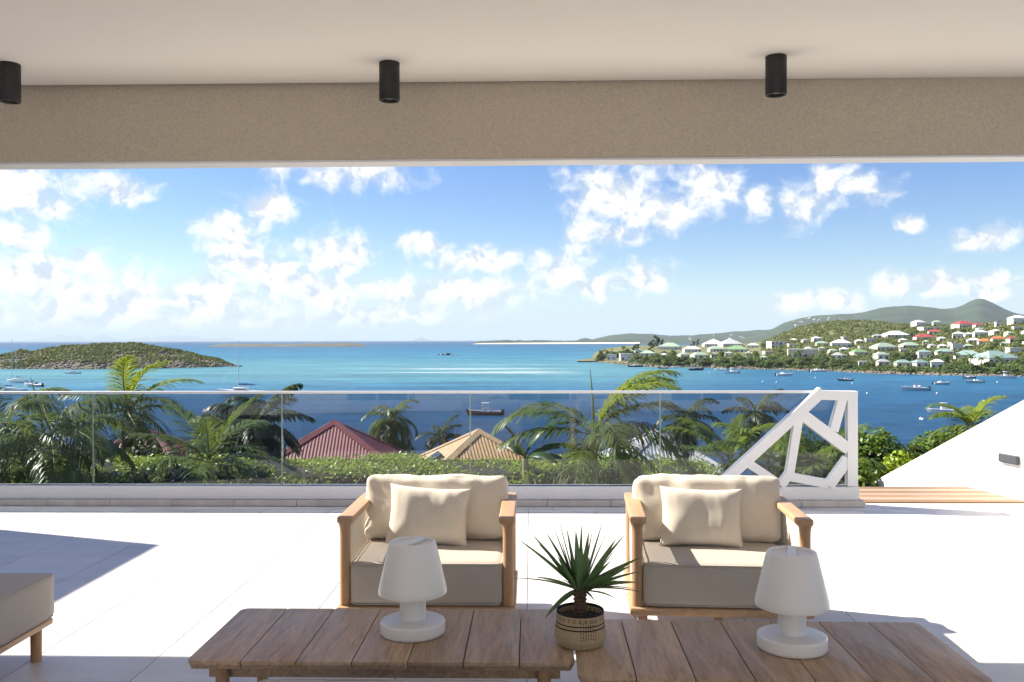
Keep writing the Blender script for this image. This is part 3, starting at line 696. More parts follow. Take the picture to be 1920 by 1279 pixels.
class Land:
    """rising ground in view: shore distance, crest distance, crest height per bearing (bearing given as photograph column)"""
    def __init__(s, name, mat, cols, D0, D1, D2, yc, p=1.0, amp=0.0, nsc=0.02, rows=40, rows2=14, step=1.5, kind='structure'):
        s.f = [lambda px, q=q: (interp(px, q) if isinstance(q, (list, tuple)) else q) for q in (D0, D1, D2, yc, p)]
        s.amp, s.nsc, s.step = amp, nsc, step
        V = []; nr = rows + rows2
        pxs = np.linspace(cols[0], cols[1], cols[2])
        for px in pxs:
            a, b_, c = s.f[0](px), s.f[1](px), s.f[2](px)
            Ds = list(np.linspace(a, b_, rows, endpoint=False)) + list(np.linspace(b_, c, rows2))
            for D in Ds:
                q = at(px, HZ, D); V.append((q.x, q.y, s.z(px, D)))
        Fc = [(i*nr+j, (i+1)*nr+j, (i+1)*nr+j+1, i*nr+j+1) for i in range(len(pxs)-1) for j in range(nr-1)]
        s.o = tag(link(name, np_mesh(name, V, Fc, True), mat), kind=kind)
    def z(s, px, D):
        a, b_, c, yc, p = (f(px) for f in s.f)
        zc = CAM_H - (yc - HZ) / FPX * b_
        if D <= b_:
            t = max(0.0, (D - a) / (b_ - a)); z = S - 0.4 + min(s.step, (D - a)*0.15) + (zc - S - s.step + 0.4) * t**p
        else:
            t = min(1.0, (D - b_) / (c - b_)); z = zc + (S - 3 - zc) * t**1.4
        if s.amp:
            q = at(px, HZ, D); k = Vector((q.x*s.nsc, q.y*s.nsc, 3.3))
            z += s.amp * (mnoise.noise(k) + 0.5*mnoise.noise(k*2.3) + 0.3*mnoise.noise(k*5.1)) * min(1.0, max(0, (D-a)/(0.25*(b_-a))))
        return z
    def on(s, px, py):
        a, b_ = s.f[0](px), s.f[1](px)
        for k in range(400):
            D = a + (b_ - a) * k / 399
            if proj_y(s.z(px, D), D) <= py: break
        q = at(px, HZ, D); return Vector((q.x, q.y, s.z(px, D))), D
MAT['scrubland'] = pmat('scrub_ground', (0.07, 0.095, 0.022), (0.22, 0.20, 0.08), 0.045, 0.95, 0.8, 0.25, detail=8, dist=1.5, coord='Object')
MAT['forest'] = pmat('forest_ground', (0.014, 0.035, 0.014), (0.05, 0.07, 0.026), 0.006, 0.95, 0.7, 0.03, detail=9, dist=8.0)
MAT['island_ground'] = pmat('island_ground', (0.07, 0.075, 0.03), (0.19, 0.165, 0.10), 0.09, 0.95, 0.8, 0.4, detail=8, dist=1.0)
MAT['reef_ground'] = pmat('reef_ground', (0.04, 0.05, 0.03), (0.12, 0.105, 0.08), 0.02, 0.95)
MAT['far_land'] = pmat('far_land', (0.05, 0.075, 0.04), (0.11, 0.115, 0.07), 0.0006, 0.95)
shore = [(1085, 716), (1100, 700), (1130, 668), (1150, 632), (1180, 590), (1215, 556), (1290, 545), (1400, 513), (1480, 494), (1560, 470), (1650, 440), (1760, 421), (1920, 403), (2050, 390)]
crestD = [(1085, 760), (1130, 1300), (1250, 1600), (1400, 1250), (1480, 1100), (1700, 1080), (1800, 930), (1900, 760), (2050, 700)]
crestY = [(1085, 676), (1105, 668), (1130, 655), (1180, 648), (1300, 648), (1400, 645), (1440, 640), (1470, 626), (1500, 616), (1530, 609), (1565, 604), (1600, 603), (1640, 605), (1700, 611), (1760, 614), (1800, 613), (1850, 612), (1890, 607), (1920, 603), (2050, 590)]
crestP = [(1085, 1.0), (1250, 0.8), (1400, 1.5), (1480, 1.8), (1600, 1.9), (1800, 1.5), (1900, 1.3), (2050, 1.2)]
HEAD = Land('headland', 'scrubland', (1085, 2050, 140), shore, crestD, [(1085, 800), (1130, 1500), (1300, 1900), (2050, 1500)], crestY, crestP, 0.7, 0.02, 60, 16)
ISL = Land('rocky_island', 'island_ground', (-75, 446, 120), [(-75, 575), (0, 545), (150, 540), (300, 552), (400, 575), (446, 600)], [(-75, 600), (0, 610), (250, 625), (400, 618), (446, 612)], [(-75, 640), (250, 720), (446, 640)],
    [(-75, 684), (-40, 672), (0, 664), (25, 660), (40, 655), (60, 658), (90, 653), (130, 648), (165, 645), (200, 643), (245, 642), (290, 648), (330, 656), (370, 665), (400, 672), (425, 681), (446, 690)], 0.75, 1.1, 0.07, 40, 12)
Land('reef_islet', 'reef_ground', (392, 686, 80), 2450, 2650, 2800, [(392, 648), (410, 644.5), (470, 643.5), (520, 644.5), (600, 643.2), (660, 642.6), (676, 644.2), (686, 648)], 0.6, 1.6, 0.03, 10, 6)
Land('sand_spit', 'sand', (880, 1200, 60), 3850, 4150, 4500, [(880, 645.5), (900, 643.2), (1000, 642.6), (1200, 642.0)], 0.5, 0.0, 0.01, 8, 5)
Land('spit_woodland', 'forest', (888, 1215, 220), 4160, 4230, 4600, [(888, 644), (897, 640), (930, 638.2), (1000, 638.6), (1060, 639.3), (1120, 638.8), (1215, 638)], 0.3, 4.0, 0.03, 8, 5)
Land('far_hills', 'forest', (1080, 1520, 130), 3900, 5200, 7000, [(1080, 640), (1088, 636), (1096, 634), (1112, 637), (1122, 633.5), (1150, 629.5), (1185, 626.5), (1230, 628.5), (1270, 629.5), (1300, 630), (1340, 626), (1370, 624), (1420, 620), (1460, 618), (1520, 618)], 1.2, 9.0, 0.004, 26, 8)
Land('mountain', 'forest', (1380, 2120, 170), 2600, 4600, 7000, [(1380, 640), (1420, 628), (1450, 617), (1470, 606), (1500, 598), (1530, 594), (1570, 591), (1600, 591), (1620, 588), (1650, 581), (1680, 577), (1705, 575), (1740, 577), (1770, 580), (1788, 579), (1804, 574), (1820, 565), (1834, 560.5), (1844, 561), (1864, 570.5), (1884, 581), (1900, 588), (1925, 594), (2000, 600), (2120, 612)], 1.15, 6.0, 0.0035, 40, 10)
Land('distant_island', 'far_land', (5, 455, 150), 39000, 41000, 43000, [(5, 638), (30, 636.5), (60, 634), (82, 632.5), (100, 630), (115, 624.2), (128, 628.7), (142, 625.7), (160, 632.5), (166, 633.7), (192, 624.5), (208, 630), (225, 633.7), (240, 635), (250, 632.5), (275, 629.5), (283, 632), (312, 628), (350, 627.5), (370, 629.5), (382, 634.5), (395, 632), (410, 634.5), (422, 629.5), (440, 635), (455, 638)], 0.8, 0, 0.01, 10, 5)
Land('distant_islet', 'far_land', (772, 812, 24), 30000, 31000, 32000, [(772, 638.2), (782, 635), (789, 631), (793, 633), (800, 636), (812, 638.2)], 0.8, 0, 0.01, 6, 4)

# ------------------------------------------------------------------ foliage helpers
def leaf_cloud(n, lobes, size, shell=(0.72, 1.0), flat=0.5, rng=RNG, squash=1.0, aspect=0.55, zmin=None):
    """n small diamond leaves through the outer volume of ellipsoid lobes -> verts, quads"""
    lob = np.array([l[0] for l in lobes], float); rad = np.array([l[1] for l in lobes], float)
    w = (rad[:, 0]*rad[:, 1] + rad[:, 0]*rad[:, 2] + rad[:, 1]*rad[:, 2]); w /= w.sum()
    k = rng.choice(len(lobes), n, p=w)
    d = rng.normal(size=(n, 3)); d /= np.linalg.norm(d, axis=1)[:, None]
    r = rng.uniform(shell[0], shell[1], n)[:, None]
    c = lob[k] + d * rad[k] * r
    nn = d + rng.normal(size=(n, 3)) * flat; nn /= np.linalg.norm(nn, axis=1)[:, None]
    a = np.cross(nn, rng.normal(size=(n, 3))); a /= np.linalg.norm(a, axis=1)[:, None]
    b = np.cross(nn, a)
    s = (size * rng.uniform(0.6, 1.35, n))[:, None]
    if zmin is not None:
        ok = c[:, 2] > zmin; c, a, b, s, nn = c[ok], a[ok], b[ok], s[ok], nn[ok]; n = len(c)
    V = np.stack([c - a*s*0.5, c - b*s*0.5*aspect + nn*s*0.08, c + a*s*0.5, c + b*s*0.5*aspect + nn*s*0.08], 1).reshape(-1, 3)
    return V, np.arange(4*n).reshape(-1, 4)
def lobes_for(w, d, h, n, rnd, z0=0.0):
    out = [((0, 0, z0 + h*0.50), (w*0.42, d*0.42, h*0.46))]
    for i in range(n):
        a = rnd.uniform(0, 2*math.pi); q = rnd.uniform(0.35, 1.0)
        cx, cy = math.cos(a)*w*0.36*q, math.sin(a)*d*0.36*q; cz = z0 + h*rnd.uniform(0.3, 0.84)
        rr = rnd.uniform(0.14, 0.26)
        out.append(((cx, cy, cz), (w*rr, d*rr, h*rr*0.9)))
    return out
def blob_mesh(lobes, k, rnd, seg=2):
    bm = bmesh.new()
    for c, r in lobes:
        q = bmesh.ops.create_icosphere(bm, subdivisions=seg, radius=1.0)
        for v in q['verts']:
            j = 1 + 0.25*mnoise.noise(v.co*2 + Vector(c))
            v.co = Vector((c[0] + v.co.x*r[0]*k*j, c[1] + v.co.y*r[1]*k*j, max(0.02, c[2] + v.co.z*r[2]*k*j)))
    return bm
def make_bush(name, loc, w, d, h, n, size, mat, label, cat='shrub', group=None, seed=0, nl=9, flowers=0):
    rnd = random.Random(seed); rng = np.random.default_rng(seed)
    t = empty(name, loc, 0, label, cat, group)
    lb = lobes_for(w, d, h, nl, rnd)
    tag(obj('shade_core', blob_mesh(lb, 0.84, rnd, 2), 'hedge_core', t))  # solid dark core stands for the shaded inside of the bush
    V, Fc = leaf_cloud(int(n*1.9), lb, size*1.1, (0.84, 1.08), 0.6, rng, zmin=0.03)
    tag(link('foliage', np_mesh('foliage', V, Fc), mat, t), kind='stuff')
    if flowers:
        V, Fc = leaf_cloud(flowers, lb, size*1.0, (1.02, 1.1), 0.5, rng, aspect=0.9, zmin=0.2)
        tag(link('blossom', np_mesh('blossom', V, Fc), 'petal', t), kind='stuff')
    return t
def frond(L, e0, az, droop, nl=34, ll=0.42, lw=0.035, ld=0.5, rnd=random, wind=0.0, waz=0.0, r0=0.014, fw=0.6, m=14, s0=0.14):
    """one pinnate palm leaf: rachis strip + drooping leaflets. returns verts, quads, number of rachis quads"""
    P = [Vector((0, 0, 0))]; T = []
    for i in range(m):
        s = (i + 0.5)/m; e = e0 - droop*s**1.25; a = az + wind*s*math.sin(waz - az)
        d = Vector((math.cos(e)*math.cos(a), math.cos(e)*math.sin(a), math.sin(e))); T.append(d); P.append(P[-1] + d*L/m)
    T.append(T[-1]); V = []; Fq = []
    def basis(i):
        d = T[i]; B = Vector((-d.y, d.x, 0)); B = B.normalized() if B.length > 1e-3 else Vector((1, 0, 0)); return d, B, B.cross(d) * -1
    for i in range(m+1):
        d, B, N = basis(i); w = r0*(1 - 0.85*i/m); q = P[i]
        V += [q + B*w, q - N*w*0.9, q - B*w, q + N*w*0.9]
    for i in range(m):
        a = i*4; b_ = a+4
        for k in range(4): Fq.append((a+k, a+(k+1) % 4, b_+(k+1) % 4, b_+k))
    nr = len(Fq)
    up = Vector((0, 0, 1)); tw = rnd.uniform(-0.3, 0.3)
    for k in range(nl):
        s = s0 + (0.995 - s0)*(k + rnd.uniform(-.3, .3))/(nl-1); s = min(0.995, max(s0, s))
        x = s*m; i = min(m-1, int(x)); f = x - i; q = P[i].lerp(P[i+1], f); d, B, N = basis(i)
        l = ll*(math.sin(math.pi*(0.14 + 0.80*s))**0.55)*rnd.uniform(0.85, 1.1)
        for side in (1, -1):
            ph = R(22 + 48*s) * fw/0.6 + rnd.uniform(-.12, .12)
            D1 = (B*side*math.cos(ph) + d*math.sin(ph) + N*(-0.0) + up*0.22*rnd.uniform(0.3, 1.3) + B*tw*0.2).normalized()
            D2 = (D1 - up*ld*rnd.uniform(0.6, 1.3)).normalized(); D3 = (D2 - up*ld*1.1*rnd.uniform(0.6, 1.3)).normalized()
            W1 = D1.cross(up); W1 = (W1.normalized() if W1.length > 1e-3 else d) ; W1 = (W1*0.75 + d*0.5*(1 if W1.dot(d) > 0 else -1)).normalized()*lw*0.5
            a1 = q + D1*l*0.36; a2 = a1 + D2*l*0.36; a3 = a2 + D3*l*0.30
            b0 = len(V)
            V += [q - W1*0.5, q + W1*0.5, a1 - W1, a1 + W1, a2 - W1*0.8, a2 + W1*0.8, a3 - W1*0.1, a3 + W1*0.1]
            Fq += [(b0, b0+1, b0+3, b0+2), (b0+2, b0+3, b0+5, b0+4), (b0+4, b0+5, b0+7, b0+6)]
    return V, Fq, nr
def frond_obj(parent, loc, mat, **kw):
    V, Fq, nr = frond(**kw)
    me = np_mesh('frond', [tuple(v) for v in V], Fq)
    me.materials.append(MAT[mat]); me.materials.append(MAT['rachis'])
    mi = np.zeros(len(me.polygons), dtype=np.int32); mi[:nr] = 1; me.polygons.foreach_set('material_index', mi)
    return link('frond', me, None, parent, loc=loc)
def make_palm(crown, label, L=1.5, nf=14, r=0.055, mat='palm', seed=0, nl=34, ll=0.42, lw=0.03, ld=0.5, e=(-0.5, 1.25), droop=(0.7, 1.5), wind=0.0, waz=0.0, spear=0.0, shaft=True, lean=(0, 0), extra=(), group=None, brights=0):
    rnd = random.Random(seed); base = Vector((crown.x - lean[0], crown.y - lean[1], 0)); base.z = gz(base.x, base.y) - 0.05
    H = crown.z - base.z; t = empty('palm_tree', base, 0, label, 'palm', group)
    bm = bmesh.new(); pts = []; rad = []
    for i in range(13):
        s = i/12; pts.append((lean[0]*s**1.6, lean[1]*s**1.6, H*s)); rad.append(r*(1.35 - 0.45*min(1, s*3)) * (1 + 0.04*((i % 2)*2-1)))
    tube(bm, pts, rad, 14); obj('trunk', bm, 'palm_trunk_green' if shaft else 'bark', t, 50)
    for k in range(nf):
        az = 2*math.pi*(k*0.381966) + rnd.uniform(-.25, .25); f = (k + 0.5)/nf
        e0 = e[1] + (e[0] - e[1])*f**0.8 + rnd.uniform(-.12, .12)
        frond_obj(t, (lean[0], lean[1], H - 0.04 + 0.1*(1-f)), 'palm_bright' if k < brights else mat, L=L*rnd.uniform(0.85, 1.1), e0=e0, az=az, droop=rnd.uniform(*droop), nl=nl, ll=ll, lw=lw, ld=ld*rnd.uniform(0.7, 1.3), rnd=rnd, wind=wind, waz=waz, r0=r*0.22)
    for (az, e0, dr, Lx, m2) in extra:
        frond_obj(t, (lean[0], lean[1], H), m2, L=Lx, e0=e0, az=az, droop=dr, nl=nl + 8, ll=ll*1.1, lw=lw, ld=ld, rnd=rnd, r0=r*0.22)
    if spear:
        bm = bmesh.new(); tube(bm, [(lean[0], lean[1], H - 0.05), (lean[0] - 0.02, lean[1], H + spear*0.6), (lean[0] - 0.05, lean[1], H + spear)], [r*0.4, r*0.28, 0.003], 8); obj('spear_leaf', bm, 'rachis', t, 60)
    return t
# ================================================================== GARDEN
# clipped hedge
hg = empty('hedge', (-6.5, 14.0, -2.2), 0, 'clipped bright green hedge running below the terrace glass', 'hedge')
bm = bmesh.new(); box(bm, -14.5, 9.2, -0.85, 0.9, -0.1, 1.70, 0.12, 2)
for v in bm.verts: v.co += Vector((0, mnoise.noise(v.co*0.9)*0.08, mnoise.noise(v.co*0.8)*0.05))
obj('shade_core', bm, 'hedge_core', hg)  # solid core, its dark colour gives the hedge front its shade
rng = np.random.default_rng(3)
def sheet(n, fx, normal, size, jitter):
    c = fx(n); nn = np.tile(np.array(normal, float), (n, 1)) + rng.normal(size=(n, 3))*jitter; nn /= np.linalg.norm(nn, axis=1)[:, None]
    a = np.cross(nn, rng.normal(size=(n, 3))); a /= np.linalg.norm(a, axis=1)[:, None]; b_ = np.cross(nn, a); s = (size*rng.uniform(0.6, 1.3, n))[:, None]
    return np.stack([c - a*s*0.5, c - b_*s*0.3, c + a*s*0.5, c + b_*s*0.3], 1).reshape(-1, 3)
def wob(x, y): return 0.05*np.sin(x*1.9) + 0.04*np.sin(x*4.3 + y*3) + 0.03*np.sin(y*7 + x*9)
def ftop(n):
    x = rng.uniform(-14.6, 9.3, n); y = rng.uniform(-1.0, 1.02, n); return np.stack([x, y, 1.72 + wob(x, y) + rng.normal(size=n)*0.035 - 0.10*np.abs(y)**4], 1)
def ffront(n):
    x = rng.uniform(-14.6, 9.3, n); z = rng.uniform(0.0, 1.74, n); return np.stack([x, -0.93 + wob(x, z*2)*0.9 + rng.normal(size=n)*0.035, z], 1)
def fend(n):
    y = rng.uniform(-0.95, 1.0, n); z = rng.uniform(0.0, 1.74, n); return np.stack([9.27 + rng.normal(size=n)*0.04, y, z], 1)
V = np.concatenate([sheet(52000, ftop, (0, -0.1, 1), 0.062, 0.4), sheet(6000, ffront, (0, -1, 0.3), 0.062, 0.6), sheet(2500, fend, (1, 0, 0.2), 0.062, 0.6)])  # front leaves kept sparse so the dark core shows as shade
tag(link('foliage', np_mesh('foliage', V, np.arange(len(V)).reshape(-1, 4)), 'hedge', hg), kind='stuff')

# palms in the garden (crown centres from where they stand behind the glass)
def A(px, py, D): return at(px, py, D)
make_palm(A(96, 822, 12.0), 'drooping palm with pale slim trunk in front of the hedge', L=1.4, nf=15, r=0.055, seed=3, nl=44, ll=0.52, lw=0.030, ld=0.75, e=(-0.45, 1.05), droop=(0.9, 1.7))
fp = make_palm(A(8, 815, 13.0), 'feathery palm with a tall thin unopened leaf spear above it', L=1.1, nf=12, r=0.05, seed=5, nl=36, ll=0.42, ld=0.55, spear=0.0, e=(-0.3, 1.3), extra=())
bm = bmesh.new(); q0 = A(84, 822, 12.6); q1 = A(57, 707, 12.6); qc = A(8, 815, 13.0) - Vector((0, 0, 0.12)); tube(bm, [q - fp.location for q in (qc, qc.lerp(q0, 0.6) + Vector((0, 0, -0.06)), q0, q0.lerp(q1, 0.5) + Vector((0.015, 0, 0)), q1)], [0.03, 0.03, 0.028, 0.017, 0.003], 8)
obj('spear_leaf', bm, 'rachis', fp, 60)
make_palm(A(240, 772, 21.0), 'windblown coconut palm with yellowing upper fronds rising above the glass rail', L=1.75, nf=17, r=0.12, seed=8, nl=42, ll=0.55, lw=0.04, ld=0.5, e=(-0.7, 1.45), droop=(0.7, 1.5), wind=0.7, waz=0.0, shaft=False, brights=6)
make_palm(A(392, 868, 12.6), 'low young palm with stiff upright fronds between the hedge and the drooping palm', L=1.25, nf=14, r=0.05, seed=12, nl=38, ll=0.4, lw=0.03, ld=0.35, e=(0.0, 1.2), droop=(0.6, 1.3), mat='palm')
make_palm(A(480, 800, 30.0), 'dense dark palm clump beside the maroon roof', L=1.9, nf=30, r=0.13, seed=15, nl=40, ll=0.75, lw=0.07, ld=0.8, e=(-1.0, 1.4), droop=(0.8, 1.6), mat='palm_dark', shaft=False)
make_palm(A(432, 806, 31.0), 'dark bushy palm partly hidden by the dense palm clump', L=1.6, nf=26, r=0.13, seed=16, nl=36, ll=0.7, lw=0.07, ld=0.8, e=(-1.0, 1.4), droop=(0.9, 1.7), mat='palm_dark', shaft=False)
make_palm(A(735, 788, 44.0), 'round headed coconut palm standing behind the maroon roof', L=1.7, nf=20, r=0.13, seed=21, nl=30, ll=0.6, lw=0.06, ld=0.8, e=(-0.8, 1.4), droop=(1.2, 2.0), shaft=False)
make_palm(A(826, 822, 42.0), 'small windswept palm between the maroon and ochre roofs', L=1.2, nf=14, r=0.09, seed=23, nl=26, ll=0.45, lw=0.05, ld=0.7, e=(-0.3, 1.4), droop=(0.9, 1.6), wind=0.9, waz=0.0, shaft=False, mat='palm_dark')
make_palm(A(1114, 818, 11.5), 'large royal palm with green crownshaft and bright arching frond above the glass rail', L=1.35, nf=9, r=0.05, seed=31, nl=46, ll=0.44, lw=0.024, ld=0.55, e=(-0.25, 1.0), droop=(0.8, 1.5), spear=0.86,
          extra=[(0.15, 1.28, 1.35, 1.4, 'palm_bright'), (0.35, 1.15, 1.25, 1.35, 'palm_bright'), (-0.4, 1.2, 1.4, 1.3, 'palm_bright'), (math.pi - 0.1, 0.75, 1.5, 1.35, 'palm'), (-0.5, 0.55, 1.6, 1.3, 'palm'), (-1.2, 0.3, 1.4, 1.2, 'palm')])
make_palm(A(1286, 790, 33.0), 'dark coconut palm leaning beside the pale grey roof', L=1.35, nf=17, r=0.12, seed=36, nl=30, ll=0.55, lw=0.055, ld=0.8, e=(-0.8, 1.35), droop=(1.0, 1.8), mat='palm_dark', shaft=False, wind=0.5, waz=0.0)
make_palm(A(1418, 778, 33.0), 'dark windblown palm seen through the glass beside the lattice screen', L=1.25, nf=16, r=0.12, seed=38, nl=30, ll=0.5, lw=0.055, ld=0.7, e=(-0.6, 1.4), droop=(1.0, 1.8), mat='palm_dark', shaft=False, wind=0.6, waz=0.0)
make_palm(A(1372, 868, 13.0), 'pale green feathery palm with upright fronds left of the lattice screen'.replace('left of', 'next to'), L=1.0, nf=12, r=0.045, seed=41, nl=38, ll=0.32, lw=0.024, ld=0.45, e=(0.2, 1.35), droop=(0.7, 1.3), brights=7)
make_palm(A(1440, 872, 12.2), 'low feathery palm right behind the lattice screen openings', L=0.95, nf=12, r=0.045, seed=43, nl=38, ll=0.32, lw=0.024, ld=0.5, e=(0.0, 1.3), droop=(0.7, 1.3), brights=4)
make_palm(A(1545, 880, 11.6), 'feathery palm fronds behind the big lattice opening next to the end post', L=0.8, nf=11, r=0.04, seed=45, nl=34, ll=0.3, lw=0.022, ld=0.5, e=(0.1, 1.3), droop=(0.6, 1.2), brights=3)
make_palm(A(1822, 806, 15.0), 'palm with upright green fronds rising behind the sloping white wall', L=0.72, nf=14, r=0.05, seed=47, nl=36, ll=0.34, lw=0.026, ld=0.35, e=(-0.1, 1.4), droop=(0.8, 1.5), brights=8)
# banana plant
def banana(loc_px, label, leaves, seed):
    rnd = random.Random(seed); c = A(*loc_px); base = Vector((c.x, c.y, gz(c.x, c.y) - 0.05)); t = empty('banana_plant', base, 0, label, 'plant')
    H = c.z - base.z; bm = bmesh.new(); tube(bm, [(0, 0, 0), (0.02, 0, H*0.6), (0, 0, H)], [0.09, 0.075, 0.045], 12); obj('stem', bm, 'palm_trunk_green', t, 60)
    for az, e0, dr, L, w in leaves:
        m = 16; V = []; Fq = []; P = Vector((0, 0, 0)); B = Vector((-math.sin(az), math.cos(az), 0))
        for i in range(m+1):
            s = i/m; e = e0 - dr*s**1.2; d = Vector((math.cos(e)*math.cos(az), math.cos(e)*math.sin(az), math.sin(e))); N = B.cross(d)*-1
            ww = w*0.5*max(0.0, math.sin(math.pi*min(1, max(0.0, (s-0.12)/0.88))**0.8))**0.6 if s > 0.12 else 0.008
            ww = max(ww, 0.008); jag = 0.92 + 0.16*rnd.random()
            V += [P + B*ww*jag - Vector((0, 0, ww*0.45)), P + B*ww*0.5*jag + N*0.02, P, P - B*ww*0.5*jag + N*0.02, P - B*ww*jag - Vector((0, 0, ww*0.45))]
            P = P + d*L/m
        for i in range(m):
            for k in range(4):
                if rnd.random() < 0.10 and i > 3 and k in (0, 3): continue
                a = i*5 + k; Fq.append((a, a+1, a+6, a+5))
        link('leaf', np_mesh('leaf', [tuple(v) for v in V], Fq, True), 'banana', t, loc=(0, 0, H))
banana((985, 862, 13.2), 'banana plant with broad arching leaves in front of the ochre roof', [(0.1, 1.35, 1.6, 0.95, 0.2), (0.05, 0.75, 1.4, 0.9, 0.24), (0.4, 0.4, 1.3, 0.75, 0.22), (math.pi, 1.3, 0.7, 0.62, 0.17), (2.2, 0.8, 1.3, 0.7, 0.2), (-0.8, 0.6, 1.4, 0.7, 0.2)], 3)
# shrubs
def bush_at(px, py_top, D, w, d, n, size, mat, label, seed, group=None, flowers=0, nl=9):
    q = A(px, py_top, D); z0 = gz(q.x, q.y) - 0.03; make_bush('shrub', (q.x, q.y, z0), w, d, q.z - z0, n, size, mat, label, 'shrub', group, seed, nl, flowers)
bush_at(235, 868, 11.2, 0.8, 0.7, 2600, 0.05, 'shrub', 'glossy shrub with small white flowers below the drooping palm', 1, flowers=60)
bush_at(30, 884, 10.6, 0.5, 0.5, 700, 0.045, 'shrub', 'small leafy seedling shrub behind the glass at the foot of the pale slim trunk', 2, flowers=12)
bush_at(330, 872, 11.8, 1.1, 0.8, 2200, 0.06, 'shrub_dark', 'dark silvery flecked shrub at the foot of the low young palm', 3, flowers=90)
bush_at(460, 880, 11.6, 0.9, 0.7, 2000, 0.055, 'shrub', 'green shrub between the low young palm and the plume grass', 4, flowers=25)
bush_at(1160, 866, 12.4, 1.3, 0.9, 4200, 0.055, 'shrub', 'bright leafy shrub with white blossoms around the royal palm trunk', 5, flowers=40)
bush_at(1235, 872, 12.8, 1.0, 0.9, 3200, 0.055, 'hedge', 'yellow green shrub between the royal palm and the armchair in front of the lattice', 6)
bush_at(1310, 884, 12.0, 0.9, 0.8, 2600, 0.055, 'shrub', 'leafy shrub beneath the pale feathery palm', 7)
bush_at(1095, 848, 13.0, 0.45, 0.4, 700, 0.05, 'shrub_dark', 'slim white flowering shrub beside the royal palm trunk', 8, flowers=90, nl=5)
bush_at(1505, 800, 13.5, 1.25, 1.2, 6500, 0.065, 'shrub', 'tall green shrub seen through the upper lattice openings', 9)
bush_at(1575, 845, 11.2, 0.8, 0.7, 3200, 0.06, 'shrub', 'leafy shrub behind the lattice end post', 10)
bush_at(1640, 797, 12.6, 1.35, 1.2, 9000, 0.07, 'shrub', 'large rounded green shrub between the lattice end post and the sloping wall', 11)
bush_at(1615, 852, 10.6, 0.6, 0.6, 2200, 0.075, 'shrub', 'broad leaved glossy shrub right beside the lattice end post', 12, flowers=10)
bush_at(1690, 842, 11.6, 0.9, 0.8, 3600, 0.075, 'hedge', 'lime green leafy shrub peeping over the sloping white wall', 13)
bush_at(1752, 806, 16.5, 1.5, 1.3, 7000, 0.075, 'shrub', 'wide shrub crowning the slope beyond the lime green shrub', 14)
bush_at(1700, 830, 15.0, 1.1, 1.1, 4500, 0.07, 'shrub_dark', 'darker shrub filling the gap between the two big rounded shrubs', 15)
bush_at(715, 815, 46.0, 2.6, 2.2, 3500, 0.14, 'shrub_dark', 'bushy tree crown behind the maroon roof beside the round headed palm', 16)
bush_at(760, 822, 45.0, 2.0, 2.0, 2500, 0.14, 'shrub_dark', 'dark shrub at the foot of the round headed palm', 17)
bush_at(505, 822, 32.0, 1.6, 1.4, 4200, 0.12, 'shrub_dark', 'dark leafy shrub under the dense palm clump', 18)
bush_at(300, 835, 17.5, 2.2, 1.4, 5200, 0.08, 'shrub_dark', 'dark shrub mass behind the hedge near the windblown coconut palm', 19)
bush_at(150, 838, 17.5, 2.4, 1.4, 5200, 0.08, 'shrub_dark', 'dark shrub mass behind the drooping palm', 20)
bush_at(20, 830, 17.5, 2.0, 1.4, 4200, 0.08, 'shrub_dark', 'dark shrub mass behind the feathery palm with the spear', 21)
# plume grasses
def plume_grass(px, py, D, label, n, h, seed, lean=0.35):
    rnd = random.Random(seed); q = A(px, py, D); z0 = gz(q.x, q.y) - 0.02; H = q.z - z0
    t = empty('plume_grass', (q.x, q.y, z0), 0, label, 'grass', None)
    V = []; Fq = []; V2 = []; F2 = []
    def strip(VV, FF, pts, ws):
        b0 = len(VV)
        for i, (p_, w) in enumerate(zip(pts, ws)): VV += [(p_.x - w, p_.y, p_.z), (p_.x + w, p_.y + w*0.5, p_.z)]
        for i in range(len(pts)-1): a = b0 + 2*i; FF.append((a, a+1, a+3, a+2))
    for k in range(n):
        x = rnd.gauss(0, 0.10*h); y = rnd.gauss(0, 0.08); l = H*rnd.uniform(0.86, 1.04); bx_ = rnd.gauss(0.12, lean*0.5)*h; by = rnd.gauss(0, 0.1)
        P = [Vector((x + bx_*(s**2.2), y + by*s*s, l*(s - 0.06*s**4))) for s in [i/9 for i in range(10)]]
        strip(V, Fq, P[:7], [0.003]*7); strip(V2, F2, P[6:], [0.005, 0.013, 0.012, 0.003])
        strip(V2, F2, [p_ + Vector((0, 0.008, 0)) for p_ in P[6:]], [0.004, 0.010, 0.009, 0.002])
    for k in range(n*2):
        x = rnd.gauss(0, 0.10*h); y = rnd.gauss(0, 0.08); l = H*rnd.uniform(0.5, 0.85); bx_ = rnd.gauss(0, lean)*h
        P = [Vector((x + bx_*s**1.8, y, l*(s - 0.2*s**3))) for s in [i/6 for i in range(7)]]; strip(V, Fq, P, [0.004, 0.004, 0.004, 0.0035, 0.003, 0.002, 0.001])
    tag(link('blades', np_mesh('blades', V, Fq), 'shrub', t), kind='stuff'); tag(link('plumes', np_mesh('plumes', V2, F2), 'plume', t), kind='stuff')
plume_grass(545, 884, 10.4, 'pale plume grass tuft right beside a glass seam', 26, 1.0, 1)
plume_grass(585, 880, 10.4, 'widest pale plume grass tuft in front of the hedge', 34, 1.1, 2)
plume_grass(628, 898, 10.4, 'low pale plume grass tuft near the armchair back', 14, 0.9, 3)
plume_grass(955, 884, 10.4, 'pale plume grass tuft showing just beside the armchair cushion', 20, 0.9, 4)
plume_grass(1015, 880, 10.4, 'pale plume grass tuft between the armchairs', 26, 1.0, 5)
plume_grass(192, 886, 10.4, 'thin pale plume grass stalks beside the white flowering glossy shrub', 6, 0.6, 6)

